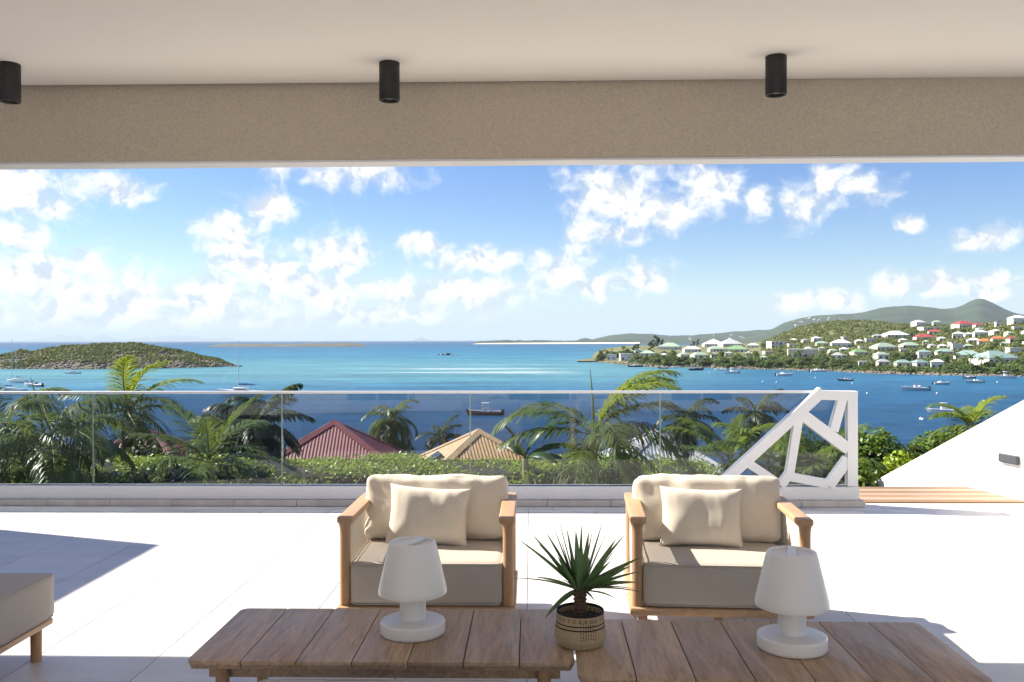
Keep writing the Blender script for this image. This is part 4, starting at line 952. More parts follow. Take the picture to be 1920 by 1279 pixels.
# ------------------------------------------------------------------ houses just below
def corr_face(bm, a, rise, n, depth=0.022):
    """triangular corrugated roof face: eave along X at y=-a, apex at origin height rise"""
    sl = Vector((0, -a, -rise)); nrm = Vector((0, -rise, a)).normalized(); cols = []
    for i in range(n+1):
        u = -1 + 2*i/n; off = nrm*(depth if i % 2 else 0.0); b_ = Vector((u*a, -a, 0)) + off; tp = Vector((u*a, -abs(u)*a, rise*(1-abs(u)))) + off
        cols.append((bm.verts.new(b_), bm.verts.new(tp)))
    for (p0, p1), (q0, q1) in zip(cols, cols[1:]): bm.faces.new((p0, q0, q1, p1))
def roofmat(name, c): return pmat(name, tuple(x*0.85 for x in c), c, 2.0, 0.42, rand=0.0, spec=0.6)
def pyramid_house(px, py, D, a, slope, rz, c, cap, wallc, label, extra=None):
    ap = A(px, py, D); rise = a*slope; ez = ap.z - rise; g = gz(ap.x, ap.y) - 0.6
    t = empty('house', (ap.x, ap.y, g), rz, label, 'house'); h = ez - g
    bm = bmesh.new(); box(bm, -a+0.5, a-0.5, -a+0.5, a-0.5, 0, h + 0.1); w = obj('wall', bm, wallc, t)
    rm = roofmat('roof_sheet_' + cap[0], c); rf = empty('roof', (0, 0, h)); rf.parent = t
    for k in range(4):
        bm = bmesh.new(); corr_face(bm, a, rise, 2*int(a/0.07)); f = obj('roof_sheet', bm, rm, rf); f.rotation_euler = (0, 0, k*math.pi/2)
    cm = roofmat('ridge_' + cap[0], cap[1])
    for sx in (-1, 1):
        for sy in (-1, 1):
            bm = bmesh.new(); d = Vector((sx*a, sy*a, -rise)); n = Vector((-sy, sx, 0)).normalized()
            up = Vector((0, 0, 0.07)); q0 = Vector((0, 0, rise)); q1 = q0 + d
            v = [bm.verts.new(q) for q in (q0 + n*0.24 - up*0.6, q0 + up, q0 - n*0.24 - up*0.6, q1 + n*0.24 - up*0.6, q1 + up, q1 - n*0.24 - up*0.6)]
            bm.faces.new((v[0], v[1], v[4], v[3])); bm.faces.new((v[1], v[2], v[5], v[4])); obj('ridge_cap', bm, cm, rf)
    for sy in (-1, 1):
        for x in (-a*0.5, a*0.3):
            bm = bmesh.new(); box(bm, x, x + 1.1, sy*(a-0.5) - 0.04, sy*(a-0.5) + 0.04, h*0.35, h*0.85); obj('window', bm, 'dark_glass', t)
    return t, rf, h
MAT['dark_glass'] = pmat('window_glass', (0.02, 0.025, 0.03), (0.04, 0.05, 0.06), 3, 0.15)
MAT['house_white'] = pmat('house_white', (0.66, 0.64, 0.60), (0.76, 0.74, 0.70), 0.6, 0.85)
MAT['house_beige'] = pmat('house_beige', (0.55, 0.48, 0.40), (0.66, 0.60, 0.52), 0.4, 0.85)
pyramid_house(627, 789, 40.0, 4.6, 0.6, R(6), (0.31, 0.11, 0.095), ('maroon', (0.26, 0.085, 0.08)), 'house_white', 'house with maroon corrugated pyramid roof below the hedge')
th, rf, hh = pyramid_house(898, 806, 38.0, 4.2, 0.6, R(15), (0.64, 0.42, 0.20), ('ochre', (0.62, 0.43, 0.22)), 'house_beige', 'house with ochre corrugated pyramid roof and solar heater')
bm = bmesh.new(); box(bm, -0.9, 0.9, -0.5, 0.5, 0.0, 0.08, 0.01, 1); sp_ = obj('solar_panel', bm, pmat('solar_glass', (0.02, 0.03, 0.05), (0.03, 0.045, 0.08), 3, 0.12), rf, loc=(-2.5, -0.6, 1.17)); sp_.rotation_euler = (0, R(-31), R(0))
pyramid_house(1232, 806, 36.0, 4.4, 0.6, R(4), (0.62, 0.64, 0.67), ('pale', (0.72, 0.73, 0.75)), 'house_white', 'house with pale grey corrugated pyramid roof beside the royal palm')
pyramid_house(270, 803, 44.0, 3.6, 0.55, R(8), (0.42, 0.15, 0.13), ('rose', (0.45, 0.17, 0.15)), 'house_white', 'house with faded rose roof half hidden behind the windblown coconut palm')
# ================================================================== HEADLAND: houses and trees
RC = {'pale green': (0.40, 0.52, 0.38), 'teal': (0.30, 0.43, 0.39), 'white': (0.78, 0.78, 0.76), 'grey': (0.45, 0.47, 0.48), 'red': (0.46, 0.085, 0.075), 'orange': (0.66, 0.22, 0.07), 'green': (0.22, 0.36, 0.18)}
for k, c in RC.items(): MAT['roof ' + k] = pmat('roof_' + k.replace(' ', '_'), tuple(x*0.88 for x in c), c, 0.8, 0.5, rand=0.06)
GRP = 'houses on the headland'
def far_house(px, py, wpx, roof, kind='hip', hw=3.0, dep=0.7, label=None, wallm='house_white', rise=None, rz=None, land=None):
    rnd = random.Random(px*7 + py); P_, D = (land or HEAD).on(px, py)
    w = wpx*0.9/FPX*D; d = max(5.0, w*dep); rise = rise if rise is not None else min(w, d)*0.24
    t = empty('house', (P_.x, P_.y, P_.z - 0.8), rz if rz is not None else rnd.uniform(-0.35, 0.35), label, 'house', GRP); h = hw + 0.8
    bm = bmesh.new(); box(bm, -w/2+0.4, w/2-0.4, -d/2+0.4, d/2-0.4, 0, h); obj('wall', bm, wallm, t)
    bm = bmesh.new()
    if kind == 'flat': box(bm, -w/2+0.2, w/2-0.2, -d/2+0.2, d/2-0.2, h, h + 0.35)
    else:
        r = 0.0 if kind == 'pyramid' else max(0.0, (w - d)/2)
        e = [bm.verts.new(q) for q in ((-w/2, -d/2, h-0.15), (w/2, -d/2, h-0.15), (w/2, d/2, h-0.15), (-w/2, d/2, h-0.15))]
        if r < 0.3:
            a = bm.verts.new((0, 0, h + rise)); [bm.faces.new((e[i], e[(i+1) % 4], a)) for i in range(4)]
        else:
            a = bm.verts.new((-r, 0, h + rise)); b_ = bm.verts.new((r, 0, h + rise))
            bm.faces.new((e[0], e[1], b_, a)); bm.faces.new((e[1], e[2], b_)); bm.faces.new((e[2], e[3], a, b_)); bm.faces.new((e[3], e[0], a))
        bm.faces.new(e[::-1])
    obj('roof', bm, 'roof ' + roof, t)
    nwin = max(2, int(w/3.4)); rows = max(1, int(hw/3.0))
    for r_ in range(rows):
        for i in range(nwin):
            x = -w/2 + w*(i + 0.5)/nwin; ww = rnd.choice((0.9, 1.3, 1.9)); z0 = 0.8 + r_*3.0
            bm = bmesh.new(); box(bm, x - ww/2, x + ww/2, -d/2+0.34, -d/2+0.44, z0 + (0.1 if ww > 1.5 else 0.8), z0 + 2.2); obj('window', bm, 'dark_glass', t)
    return t
HS = [  # column, base row, width px, roof, form, wall height
 (1147,676,20,'white','flat',4.2,'small white cube house right at the rocky point'),
 (1173,677,27,'white','flat',5.0,'white two storey block on the rocky point beside the cube house'),
 (1196,664,22,'pale green','hip',3,'small pale green roofed house just inland of the white point blocks'),
 (1214,669,31,'pale green','hip',3,'pale green hip roofed house behind the rocky point'),
 (1256,656,46,'pale green','hip',4,'long pale green hipped villa in front of the dark casuarina trees'),
 (1297,661,36,'white','hip',3.4,'white hip roofed house on the low point'),
 (1282,672,25,'pale green','pyramid',3,'small pale green pyramid roofed house by the shore scrub'),
 (1311,673,34,'pale green','hip',3,'pale green roofed house beside the moored dark sailboat'),
 (1338,650,44,'white','pyramid',3.2,'large white pyramid roof nearer the point'),
 (1369,650,44,'white','pyramid',3.2,'large white pyramid roof farther from the point'),
 (1343,660,34,'pale green','hip',3,'long pale green roof below the white pyramids'),
 (1382,661,46,'green','hip',3,'low green roofed building below the white pyramids'),
 (1412,653,24,'white','hip',3,'small white roofed house behind the low green roofed building'),
 (1456,653,36,'white','flat',6,'white flat roofed modern villa at the foot of the scrub hill'),
 (1488,644,16,'white','pyramid',3.2,'little white hip roof house high above the beige block'),
 (1505,671,62,'white','flat',5.6,'long beige apartment block above the waterfront scrub'),
 (1440,667,22,'white','flat',3,'small beige annex beside the long beige block'),
 (1540,651,24,'pale green','hip',3,'pale green roofed house at the foot of the scrub hill'),
 (1576,653,40,'white','hip',4,'large white hip roofed house below the scrub hill'),
 (1573,675,32,'grey','hip',3,'grey roofed house among the waterfront trees'),
 (1610,669,34,'green','hip',3,'dark green roofed house between palms'),
 (1630,645,18,'white','flat',4,'small white tower like house on the hill flank'),
 (1656,660,46,'pale green','hip',3.6,'wide pale green roofed house mid slope'),
 (1652,676,29,'pale green','hip',3.6,'pale green roofed house with white walls near the waterfront'),
 (1617,689,18,'white','flat',2.8,'small white open pavilion by the shore'),
 (1655,689,26,'grey','hip',3,'grey roofed stone house by the shore'),
 (1678,635,48,'white','hip',3,'long white roofed house across the hill flank'),
 (1705,656,38,'pale green','hip',3,'pale green roof above the teal houses'),
 (1692,691,32,'teal','hip',3,'teal roofed waterfront house nearest the grey stone house'),
 (1724,691,32,'teal','hip',3,'teal roofed waterfront house with terrace'),
 (1757,694,27,'white','hip',4,'white roofed boathouse on the waterfront'),
 (1732,674,28,'teal','pyramid',4.5,'tall teal pyramid roofed house'),
 (1770,669,34,'teal','hip',3,'low teal roof behind the boathouse'),
 (1814,676,52,'teal','hip',3,'long teal roofed villa on the slope'),
 (1863,684,82,'teal','hip',3.4,'longest teal roofed villa above the clipped shore hedge'),
 (1794,661,24,'white','flat',5,'white block house above the long teal villa'),
 (1732,640,38,'red','hip',3.2,'red roofed white house in the middle of the slope'),
 (1752,629,26,'red','hip',3,'faded red roof above the red roofed white house'),
 (1722,615,26,'white','hip',5.5,'white multi level house on the ridge'),
 (1745,621,44,'white','flat',3,'long white terrace building under the ridge'),
 (1756,613,17,'pale green','hip',5,'narrow pale house on the ridge line'),
 (1806,617,40,'red','hip',4,'large bright red roof on the ridge'),
 (1834,617,20,'red','hip',3,'smaller red roof joined beside the large red roof'),
 (1797,637,25,'white','pyramid',4.5,'first white pyramid roof of the villa row'),
 (1816,637,18,'white','pyramid',4,'small white pyramid roof in the villa row'),
 (1838,635,28,'white','pyramid',4.5,'wide white pyramid roof in the villa row'),
 (1868,630,26,'white','pyramid',3,'white pyramid roof set apart from the villa row'),
 (1846,649,28,'orange','hip',3,'orange roofed house below the white villa row'),
 (1871,645,27,'orange','hip',3.2,'bright orange roof beside the orange roofed house'),
 (1896,645,18,'red','hip',3,'red orange roof at the end of the orange roofs'),
 (1825,647,26,'white','hip',3,'white roof touching the orange roofed house'),
 (1908,611,34,'white','hip',5.5,'large white villa crowning the ridge'),
 (1878,615,26,'grey','flat',4,'grey roofed house next to the large white ridge villa'),
 (1900,668,28,'white','flat',4,'white block behind the longest teal villa')]
for (px, py, w, rf_, kd, hw, lb) in HS:
    far_house(px, py, w, rf_, kd, hw, label=lb, wallm='house_beige' if 'beige' in lb or 'stone' in lb else 'house_white', rise=(w/FPX*650*0.42 if 'large white pyramid' in lb else None))
cnt = 0; rh = random.Random(77)
while cnt < 30:
    px = rh.uniform(1225, 1925); py = interp(px, [(1225, 662), (1420, 660), (1640, 650), (1925, 632)]) + rh.uniform(-14, 22)*(0.5 if px < 1420 else 1)
    if any(abs(px - h[0]) < h[2]*0.5 + 9 and abs(py - h[1]) < 8 for h in HS): continue
    far_house(px, py, rh.uniform(13, 20), rh.choice(('white', 'white', 'grey', 'pale green')), rh.choice(('hip', 'flat', 'pyramid')), 3.0, label='small pale house half hidden among the headland trees'); HS.append((px, py, 18)); cnt += 1
# far specks: houses on the mountain flank and in the beach town
class FH: pass
bmf = bmesh.new(); box(bmf, -7, 7, -5, 5, -3, 5); e = [bmf.verts.new(q) for q in ((-7.5, -5.5, 5), (7.5, -5.5, 5), (7.5, 5.5, 5), (-7.5, 5.5, 5))]; a = bmf.verts.new((0, 0, 8)); [bmf.faces.new((e[i], e[(i+1) % 4], a)) for i in range(4)]
fhm = mesh_from(bmf, 'far_house')
MOUNT = [o for o in bpy.data.objects if o.name == 'mountain'][0]
def surf_at(land_o, px, py):
    d = ray(px, py).normalized(); inv = land_o.matrix_world.inverted(); ok, loc, n, i = land_o.ray_cast(inv @ Vector((0, 0, CAM_H)), d, distance=20000); return loc if ok else None
bpy.context.view_layer.update()
rnd = random.Random(4)
FH_ = [o for o in bpy.data.objects if o.name == 'far_hills'][0]
for k in range(46):
    if k < 30: px, py, lo, lb, g = rnd.uniform(1470, 1575), rnd.uniform(595, 612), MOUNT, 'tiny white house high on the wooded mountain flank', 'houses on the mountain flank'
    else: px, py, lo, lb, g = rnd.uniform(1250, 1430), rnd.uniform(629, 637), FH_, 'tiny white house in the far beach town below the hills', 'houses of the far beach town'
    q = surf_at(lo, px, py)
    if q is None: continue
    o_ = link('house', fhm, 'house_white', None, loc=q); s_ = rnd.uniform(0.45, 0.85); o_.scale = (s_, s_, s_*0.9); o_.rotation_euler = (0, 0, rnd.uniform(-0.6, 0.6)); tag(o_, lb, 'house', g)

# trees of the headland: shared meshes
def tree_mesh(kind, seed):
    rnd = random.Random(seed); rng = np.random.default_rng(seed)
    if kind == 'palm':
        V = []; Fq = []
        for k in range(13):
            v, f, nr = frond(2.9*rnd.uniform(.8, 1.1), rnd.uniform(-.3, 1.2), k*2.4, rnd.uniform(1.0, 1.8), nl=9, ll=0.9, lw=0.3, ld=0.7, rnd=rnd, m=6, r0=0.08)
            b0 = len(V); V += [(q.x, q.y, q.z + 7.0) for q in v]; Fq += [tuple(i + b0 for i in q) for q in f]
        b0 = len(V); 
        for i in range(5):
            for c in range(4): V.append((0.17*math.cos(c*math.pi/2), 0.17*math.sin(c*math.pi/2), 7.0*i/4))
        for i in range(4):
            for c in range(4): Fq.append((b0+i*4+c, b0+i*4+(c+1) % 4, b0+i*4+4+(c+1) % 4, b0+i*4+4+c))
        return np_mesh('tree', V, Fq)
    lb = lobes_for(7, 6.5, 5.2, 11, rnd) if kind == 'round' else (lobes_for(5.5, 5.5, 3.0, 8, rnd) if kind == 'bush' else [((rnd.gauss(0, 1.2), rnd.gauss(0, 1), 2 + i*0.85), (1.5 - i*0.05, 1.4, 1.0)) for i in range(9)])
    V, Fq = leaf_cloud(900, lb, 0.95, (0.6, 1.05), 0.6, rng, zmin=0.0)
    b0 = len(V); bmc = blob_mesh(lb, 0.75, rnd, 1); bmc.verts.ensure_lookup_table()
    V2 = [tuple(v.co) for v in bmc.verts]; F2 = [[v.index for v in f.verts] for f in bmc.faces]; bmc.free()
    F2 = [(a + b0, b + b0, c + b0, c + b0) for a, b, c in F2]
    me = bpy.data.meshes.new('tree'); me.from_pydata([tuple(v) for v in V] + V2, [], [tuple(q) for q in Fq] + [q[:3] for q in F2]); return me
TM = {k: [tree_mesh(k, s) for s in (1, 2, 3)] for k in ('round', 'bush', 'palm', 'tall')}
LB = {'round': 'round green broadleaf tree among the headland houses', 'bush': 'low dark green bush on the headland', 'palm': 'palm tree among the headland houses', 'tall': 'tall dark feathery casuarina tree on the headland'}
TMAT = {'round': 'headland_leaf', 'bush': 'headland_leaf', 'palm': 'palm', 'tall': 'shrub_dark'}
MAT['headland_leaf'] = leafmat('headland_leaf', (0.04, 0.09, 0.02), (0.14, 0.19, 0.045), 0.2, 0.45, 0.6, 0.2)
def put_tree(px, py, kind, s):
    P_, D = HEAD.on(px, py); o_ = link('tree', rnd.choice(TM[kind]), TMAT[kind], None, loc=(P_.x, P_.y, P_.z - 0.25))
    o_.scale = (s*rnd.uniform(.85, 1.2), s*rnd.uniform(.85, 1.2), s*rnd.uniform(.85, 1.15)); o_.rotation_euler = (0, 0, rnd.uniform(0, 6.3)); tag(o_, LB[kind], 'bush' if kind == 'bush' else 'tree', {'round': 'broadleaf trees on the headland', 'bush': 'bushes on the headland', 'palm': 'palms on the headland', 'tall': 'casuarinas on the headland'}[kind])
def clash(px, py, m=0.42):
    for h in HS:
        if abs(px - h[0]) < h[2]*0.5 + 3 and -9 < py - h[1] < 9: return True
    return False
cnt = 0
while cnt < 330:
    px = rnd.uniform(1125, 1935)
    ys_ = interp(px, [(1150, 679), (1250, 688), (1400, 692), (1560, 697), (1760, 704), (1935, 707)]); yt = interp(px, [(1150, 664), (1250, 652), (1420, 650), (1500, 642), (1640, 634), (1720, 622), (1935, 612)])
    py = yt + (ys_ - yt) * rnd.random()**0.8 - 1.0
    if clash(px, py): continue
    kind = rnd.choices(('round', 'bush', 'palm'), (0.45, 0.35, 0.2))[0]
    put_tree(px, py, kind, rnd.uniform(0.55, 1.0)); cnt += 1
for px, py in ((1120, 676), (1132, 673), (1140, 668), (1158, 672), (1166, 666), (1186, 674), (1180, 668), (1200, 676), (1230, 672), (1222, 664), (1245, 668), (1262, 666)): put_tree(px, py, 'bush' if px < 1150 else 'round', rnd.uniform(0.6, 0.9))
for px, py, s in ((1222, 655, 1.3), (1232, 654, 1.6), (1242, 654, 1.3), (1196, 660, 1.0), (1188, 664, 0.9), (1308, 650, 1.1), (1300, 651, 1.0)): put_tree(px, py, 'tall', s)
# scrub and boulders (uncountable cover)
def scatter(name, pts, mesh_fn, mat, label, parent=None):
    V = []; Fq = []; n0 = 0
    for p_, s in pts:
        v, f = mesh_fn(s); V.append(v + np.array(p_)); Fq.append(f + n0); n0 += len(v)
    return tag(link(name, np_mesh(name, np.concatenate(V), np.concatenate(Fq)), mat), kind='stuff')
def clump(s): 
    V, F_ = leaf_cloud(26, [((0, 0, 0.25*s), (s*0.8, s*0.8, s*0.55))], s*0.62, (0.6, 1.0), 0.5, RNG); return V, F_
IC = bmesh.new(); bmesh.ops.create_icosphere(IC, subdivisions=1, radius=1.0); ICV = np.array([tuple(v.co) for v in IC.verts]); ICF = np.array([[v.index for v in f.verts] for f in IC.faces]); IC.free()
def boulder(s):
    v = ICV * (1 + RNG.normal(size=(len(ICV), 1))*0.22) * np.array([s*RNG.uniform(.7, 1.4), s*RNG.uniform(.7, 1.2), s*RNG.uniform(.5, .9)]); return v, ICF
def land_pts(land, n, x0, x1, tf, smin, smax, p_up=0.0):
    out = []
    for i in range(n):
        px = rnd.uniform(x0, x1); a, b_ = land.f[0](px), land.f[1](px); t_ = tf(); D = a + (b_ - a)*t_; q = at(px, HZ, D); s = rnd.uniform(smin, smax); out.append(((q.x, q.y, land.z(px, D) + p_up*s), s))
    return out
scatter('hill_scrub', land_pts(HEAD, 5200, 1430, 1935, lambda: 0.25 + 0.78*rnd.random(), 1.3, 3.4), clump, 'scrub', None)
scatter('shore_scrub', land_pts(HEAD, 3000, 1180, 1935, lambda: 0.012 + 0.3*rnd.random()**1.5, 0.9, 2.2), clump, 'headland_leaf', None)
scatter('shore_boulders', land_pts(HEAD, 1100, 1090, 1935, lambda: rnd.uniform(-0.004, 0.012), 0.4, 1.1), boulder, 'rock', None)
def veg(px, t_): return mnoise.noise(Vector((px*0.03, t_*3, 1))) + 0.9*(t_ - 0.35)
ip = land_pts(ISL, 6500, -70, 440, lambda: rnd.random()**0.9*1.1, 0.7, 1.9); 
scatter('island_scrub', [q for q in ip if mnoise.noise(Vector(q[0])*0.06) + (q[0][2] - S - 3.5)*0.07 > -0.12], clump, 'scrub', None)
scatter('island_boulders', [q for q in land_pts(ISL, 2600, -72, 436, lambda: rnd.random()**1.8*0.85 - 0.01, 0.4, 1.3) if mnoise.noise(Vector(q[0])*0.06) + (q[0][2] - S - 3.5)*0.07 < 0.25], boulder, 'rock', None)
scatter('reef_boulders', [((at(px, HZ, D).x, at(px, HZ, D).y, S), rnd.uniform(0.3, 1.0)) for px, D in [(rnd.uniform(432, 455), rnd.uniform(575, 610)) for i in range(40)]], boulder, 'rock', None)
# dark rocks awash in the bay
for i, (px, py, s) in enumerate(((822, 665.5, 2.0), (830, 666, 3.0), (838, 666, 3.4), (848, 667, 1.8), (857, 667, 1.4))):
    q = onz(px, py, S); v, f = boulder(s); o_ = link('rock', np_mesh('rock', v, f), 'dark_rock' if 'dark_rock' in MAT else MAT.setdefault('dark_rock', pmat('wet_rock', (0.02, 0.02, 0.022), (0.06, 0.055, 0.05), 0.8, 0.5)), None, loc=(q.x, q.y, S)); tag(o_, 'dark rock awash in the open bay', 'rock', 'rocks awash in the bay')
# pier at the rocky point
q = onz(1112, 679, S); pr = empty('jetty', (q.x, q.y, S), 0, 'low dark stone jetty off the rocky point', 'jetty'); bm = bmesh.new(); box(bm, -12, 10, -2, 2, -0.5, 1.1, 0.1, 1); obj('platform', bm, 'rock', pr)
bm = bmesh.new(); box(bm, 2, 9, -1.2, 1.2, 1.1, 2.2, 0.2, 1); obj('breakwater', bm, 'rock', pr)

# ================================================================== BOATS
for n_, c in (('boat_white', (0.78, 0.78, 0.77)), ('boat_navy', (0.02, 0.025, 0.05)), ('boat_maroon', (0.06, 0.025, 0.03)), ('boat_grey', (0.5, 0.52, 0.54)), ('canvas_blue', (0.03, 0.16, 0.34)), ('canvas_teal', (0.05, 0.22, 0.25)), ('engine', (0.02, 0.02, 0.025))):
    MAT[n_] = pmat(n_, tuple(x*0.9 for x in c), c, 1.5, 0.35)
def hull_bm(L, B, fb, draft=0.35, bow=0.45, tr=0.75):
    bm = bmesh.new(); rings = []; n = 14
    for i in range(n+1):
        s = i/n; x = -L/2 + L*s; b_ = B/2*(tr + (1-tr)*min(1, s/0.4))*(1 - max(0, (s-0.45)/0.55)**2.2); b_ = max(b_, 0.015)
        sh = fb*(1 + bow*max(0, s-0.3)**2*1.6); kx = x + (0.06*L*max(0, s-0.75)/0.25)
        rings.append([bm.verts.new(q) for q in ((x - 0.05*L*max(0, s-.7), 0, -draft*(1 - max(0, s-.7)/.3*.9)), (x, -b_*0.75, -draft*0.25), (kx, -b_, sh*0.6), (kx, -b_*1.02, sh), (kx, 0, sh + 0.04), (kx, b_*1.02, sh), (kx, b_, sh*0.6), (x, b_*0.75, -draft*0.25))])
    for a, b_ in zip(rings, rings[1:]):
        for k in range(8): bm.faces.new((a[k], a[(k+1) % 8], b_[(k+1) % 8], b_[k]))
    bm.faces.new(rings[0][::-1]); bm.faces.new(rings[-1]); return bm
def boat_root(name, px, py, rz, label, cat, group): 
    q = onz(px, py, S); return empty(name, (q.x, q.y, S), rz, label, cat, group)
def sailboat(px, py, L, rz, label, hull='boat_white', cover='canvas_blue', mast=None):
    t = boat_root('sailboat', px, py, rz, label, 'sailboat', 'moored sailboats'); B = L*0.3; fb = L*0.125
    obj('hull', hull_bm(L, B, fb), hull, t, 40)
    bm = bmesh.new(); box(bm, -L*0.14, L*0.2, -B*0.26, B*0.26, fb, fb + L*0.075, L*0.015, 2); cb = obj('cabin', bm, 'boat_white', t, 40)
    for sy in (-1, 1):
        bm = bmesh.new(); box(bm, -L*0.1, L*0.15, sy*B*0.262 - 0.01, sy*B*0.262 + 0.01, fb + L*0.018, fb + L*0.036); obj('window', bm, 'dark_glass', cb)
    H = mast or L*1.3
    bm = bmesh.new(); tube(bm, [(L*0.08, 0, fb), (L*0.08, 0, fb + H)], [L*0.0095, L*0.006], 8); obj('mast', bm, 'alu', t, 60)
    bm = bmesh.new(); tube(bm, [(L*0.08, 0, fb + L*0.12), (-L*0.33, 0, fb + L*0.125)], L*0.006, 6); obj('boom', bm, 'alu', t, 60)
    bm = bmesh.new(); tube(bm, [(L*0.08, 0, fb + L*0.145), (-L*0.1, 0, fb + L*0.15), (-L*0.32, 0, fb + L*0.14)], [L*0.022, L*0.02, L*0.008], 8); obj('sail_cover', bm, cover, t, 60)
    for x in (L*0.49, -L*0.48):
        bm = bmesh.new(); tube(bm, [(x, 0, fb*1.1), (L*0.08, 0, fb + H*0.98)], 0.016, 4); obj('stay', bm, 'alu', t)
    bm = bmesh.new(); box(bm, -L*0.34, -L*0.16, -B*0.3, B*0.3, fb + L*0.14, fb + L*0.146); bx2 = obj('bimini', bm, cover, t)
    return t
def motorboat(px, py, L, rz, label, hull='boat_white', top=True, engines=1, group='moored motorboats', cover=None):
    t = boat_root('motorboat', px, py, rz, label, 'motorboat', group); B = L*0.31; fb = L*0.1
    obj('hull', hull_bm(L, B, fb, tr=0.9, bow=0.9), hull, t, 40)
    bm = bmesh.new(); tube(bm, [(L*0.48, 0, fb*1.62)] + [(L*(0.42 - 0.9*s), B*0.5*min(1, 0.45 + 1.4*s), fb*(1.45 - 0.4*min(1, s*1.6))) for s in (0, .15, .4, .7, 1)], L*0.012, 6); tube(bm, [(L*0.48, 0, fb*1.62)] + [(L*(0.42 - 0.9*s), -B*0.5*min(1, 0.45 + 1.4*s), fb*(1.45 - 0.4*min(1, s*1.6))) for s in (0, .15, .4, .7, 1)], L*0.012, 6); obj('gunwale', bm, 'boat_white', t, 60)
    bm = bmesh.new(); box(bm, -L*0.08, L*0.06, -B*0.2, B*0.2, fb, fb + L*0.12, L*0.015, 2); obj('console', bm, 'boat_white', t, 40)
    bm = bmesh.new(); box(bm, L*0.03, L*0.05, -B*0.2, B*0.2, fb + L*0.121, fb + L*0.165); w = obj('windscreen', bm, 'dark_glass', t); 
    bm = bmesh.new(); box(bm, -L*0.2, -L*0.13, -B*0.22, B*0.22, fb, fb + L*0.1, L*0.015, 2); obj('seat', bm, cover or 'boat_white', t, 40)
    if top:
        bm = bmesh.new(); box(bm, -L*0.14, L*0.1, -B*0.34, B*0.34, fb + L*0.24, fb + L*0.262, L*0.008, 2); tt = obj('hard_top', bm, 'boat_white', t, 40)
        for sx in (-0.1, 0.06):
            for sy in (-1, 1): bm = bmesh.new(); tube(bm, [(L*sx, sy*B*0.22, fb), (L*sx, sy*B*0.26, fb + L*0.24)], L*0.006, 6); obj('support', bm, 'alu', t)
    for e in range(engines):
        y = 0 if engines == 1 else (e - 0.5)*B*0.4; bm = bmesh.new(); box(bm, -L*0.58, -L*0.5, y - L*0.03, y + L*0.03, -0.1, fb + L*0.07, L*0.012, 2); obj('outboard', bm, 'engine', t, 40)
    return t
sailboat(454, 743, 13.5, R(180), 'white sailboat with furled blue sail moored between the rocky island and the garden palms', mast=15.2)
sailboat(33, 718, 9.0, R(170), 'white sailboat with blue cover beside the blue canopied boat', mast=12.5)
sailboat(18, 738.5, 10.0, R(5), 'white sailboat with the tallest mast, moored close inshore of the blue canopied boat', mast=16.5)
sailboat(137, 701, 8.0, R(185), 'small white sailboat anchored right under the rocky island', mast=10)
sailboat(1305, 694.5, 8.0, R(8), 'dark hulled sailboat anchored off the headland shore', hull='boat_navy', mast=10.0)
motorboat(63, 725, 8.5, R(160), 'white boat with bright blue canopy near the rocky island', top=False, cover='canvas_blue', hull='boat_grey')
motorboat(909, 778, 7.6, R(178), 'dark hulled motorboat with hard top moored alone off the ochre roofed house', hull='boat_maroon', engines=2)
motorboat(1768, 774, 6.4, R(172), 'white motorboat with hard top moored near the sloping wall palm', engines=1)
motorboat(1717, 732, 8.2, R(178), 'grey inflatable boat with a white console in the bay', hull='boat_grey', top=False)
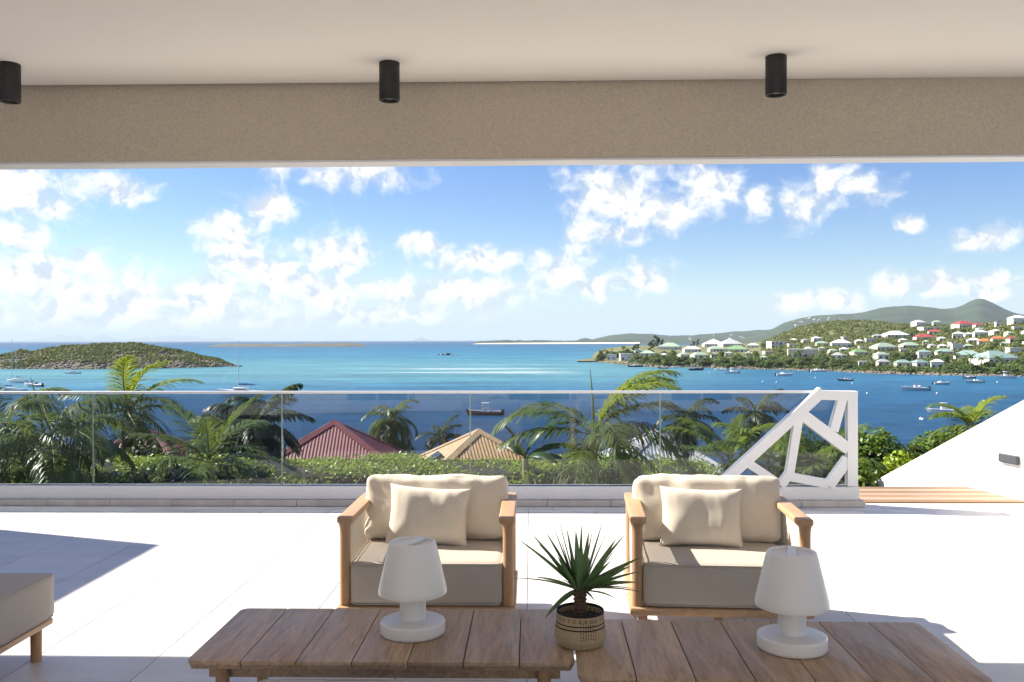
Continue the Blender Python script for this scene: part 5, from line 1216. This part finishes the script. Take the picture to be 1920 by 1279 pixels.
for px, py, L, rz, lb, hl, tp in ((1372, 700, 7.5, 190, 'white cabin motorboat off the headland shrubs', 'boat_white', True), (1470, 704.5, 7.5, 4, 'white pontoon boat in the middle of the bay', 'boat_white', False), (1585, 714, 5.5, 175, 'small open boat with maroon hull in the bay', 'boat_maroon', False),
     (1765, 721, 6.0, 3, 'small grey open boat beyond the inflatable', 'boat_grey', False), (1828, 718, 6.5, 182, 'low open boat moored off the teal villa', 'boat_grey', False), (1885, 709, 8.0, 185, 'white motorboat close under the clipped shore hedge', 'boat_white', True), (1533, 697.5, 8.0, 5, 'white workboat against the boulder shore', 'boat_white', False),
     (1192, 688, 8.5, 3, 'dark launch off the rocky point', 'boat_navy', True), (1243, 691, 5.5, 185, 'small dark boat by the boulder shore', 'boat_navy', False), (1262, 690.5, 5.5, 5, 'small white boat drawn up by the boulder shore', 'boat_white', False), (1352, 695, 6.5, 170, 'pinkish white boat beside the cabin motorboat', 'boat_white', False), (1818, 709.5, 5.0, 0, 'little maroon dinghy by the shore wall', 'boat_maroon', False)):
    motorboat(px, py, L, R(rz), lb, hull=hl, top=tp)
bmb = bmesh.new(); bmesh.ops.create_icosphere(bmb, subdivisions=2, radius=0.32); 
for v in bmb.verts: v.co.z = max(-0.18, v.co.z*0.9)
tube(bmb, [(0, 0, 0.2), (0, 0, 0.5)], 0.05, 6); bym = mesh_from(bmb, 'buoy', 60)
for px, py in ((111, 751), (125, 765), (1298, 693), (1456, 717), (1430, 716), (1529, 709), (1598, 719), (1726, 786), (1730, 787), (1884, 745), (1845, 753), (1757, 738), (1870, 717), (1314, 751), (1330, 700), (1626, 738)):
    q = onz(px, py, S); o_ = link('mooring_buoy', bym, 'boat_white', None, loc=(q.x, q.y, S + 0.05)); tag(o_, 'small round white mooring buoy on the water', 'buoy', 'mooring buoys')
# ================================================================== AIR
bm = bmesh.new(); box(bm, -90000, 90000, -90000, 90000, S - 5.0, 420.0)
mh = bpy.data.materials.new('haze_air'); mh.use_nodes = True; t = NT(mh.node_tree); t.n.clear()
o = t.new('ShaderNodeOutputMaterial'); pv = t.new('ShaderNodeVolumePrincipled')
pv.inputs['Color'].default_value = (0.70, 0.86, 1.0, 1); pv.inputs['Density'].default_value = 5.0e-5; pv.inputs['Anisotropy'].default_value = 0.0
t.l.new(pv.outputs[0], o.inputs['Volume'])
haze = tag(obj('haze', bm, mh), kind='stuff')
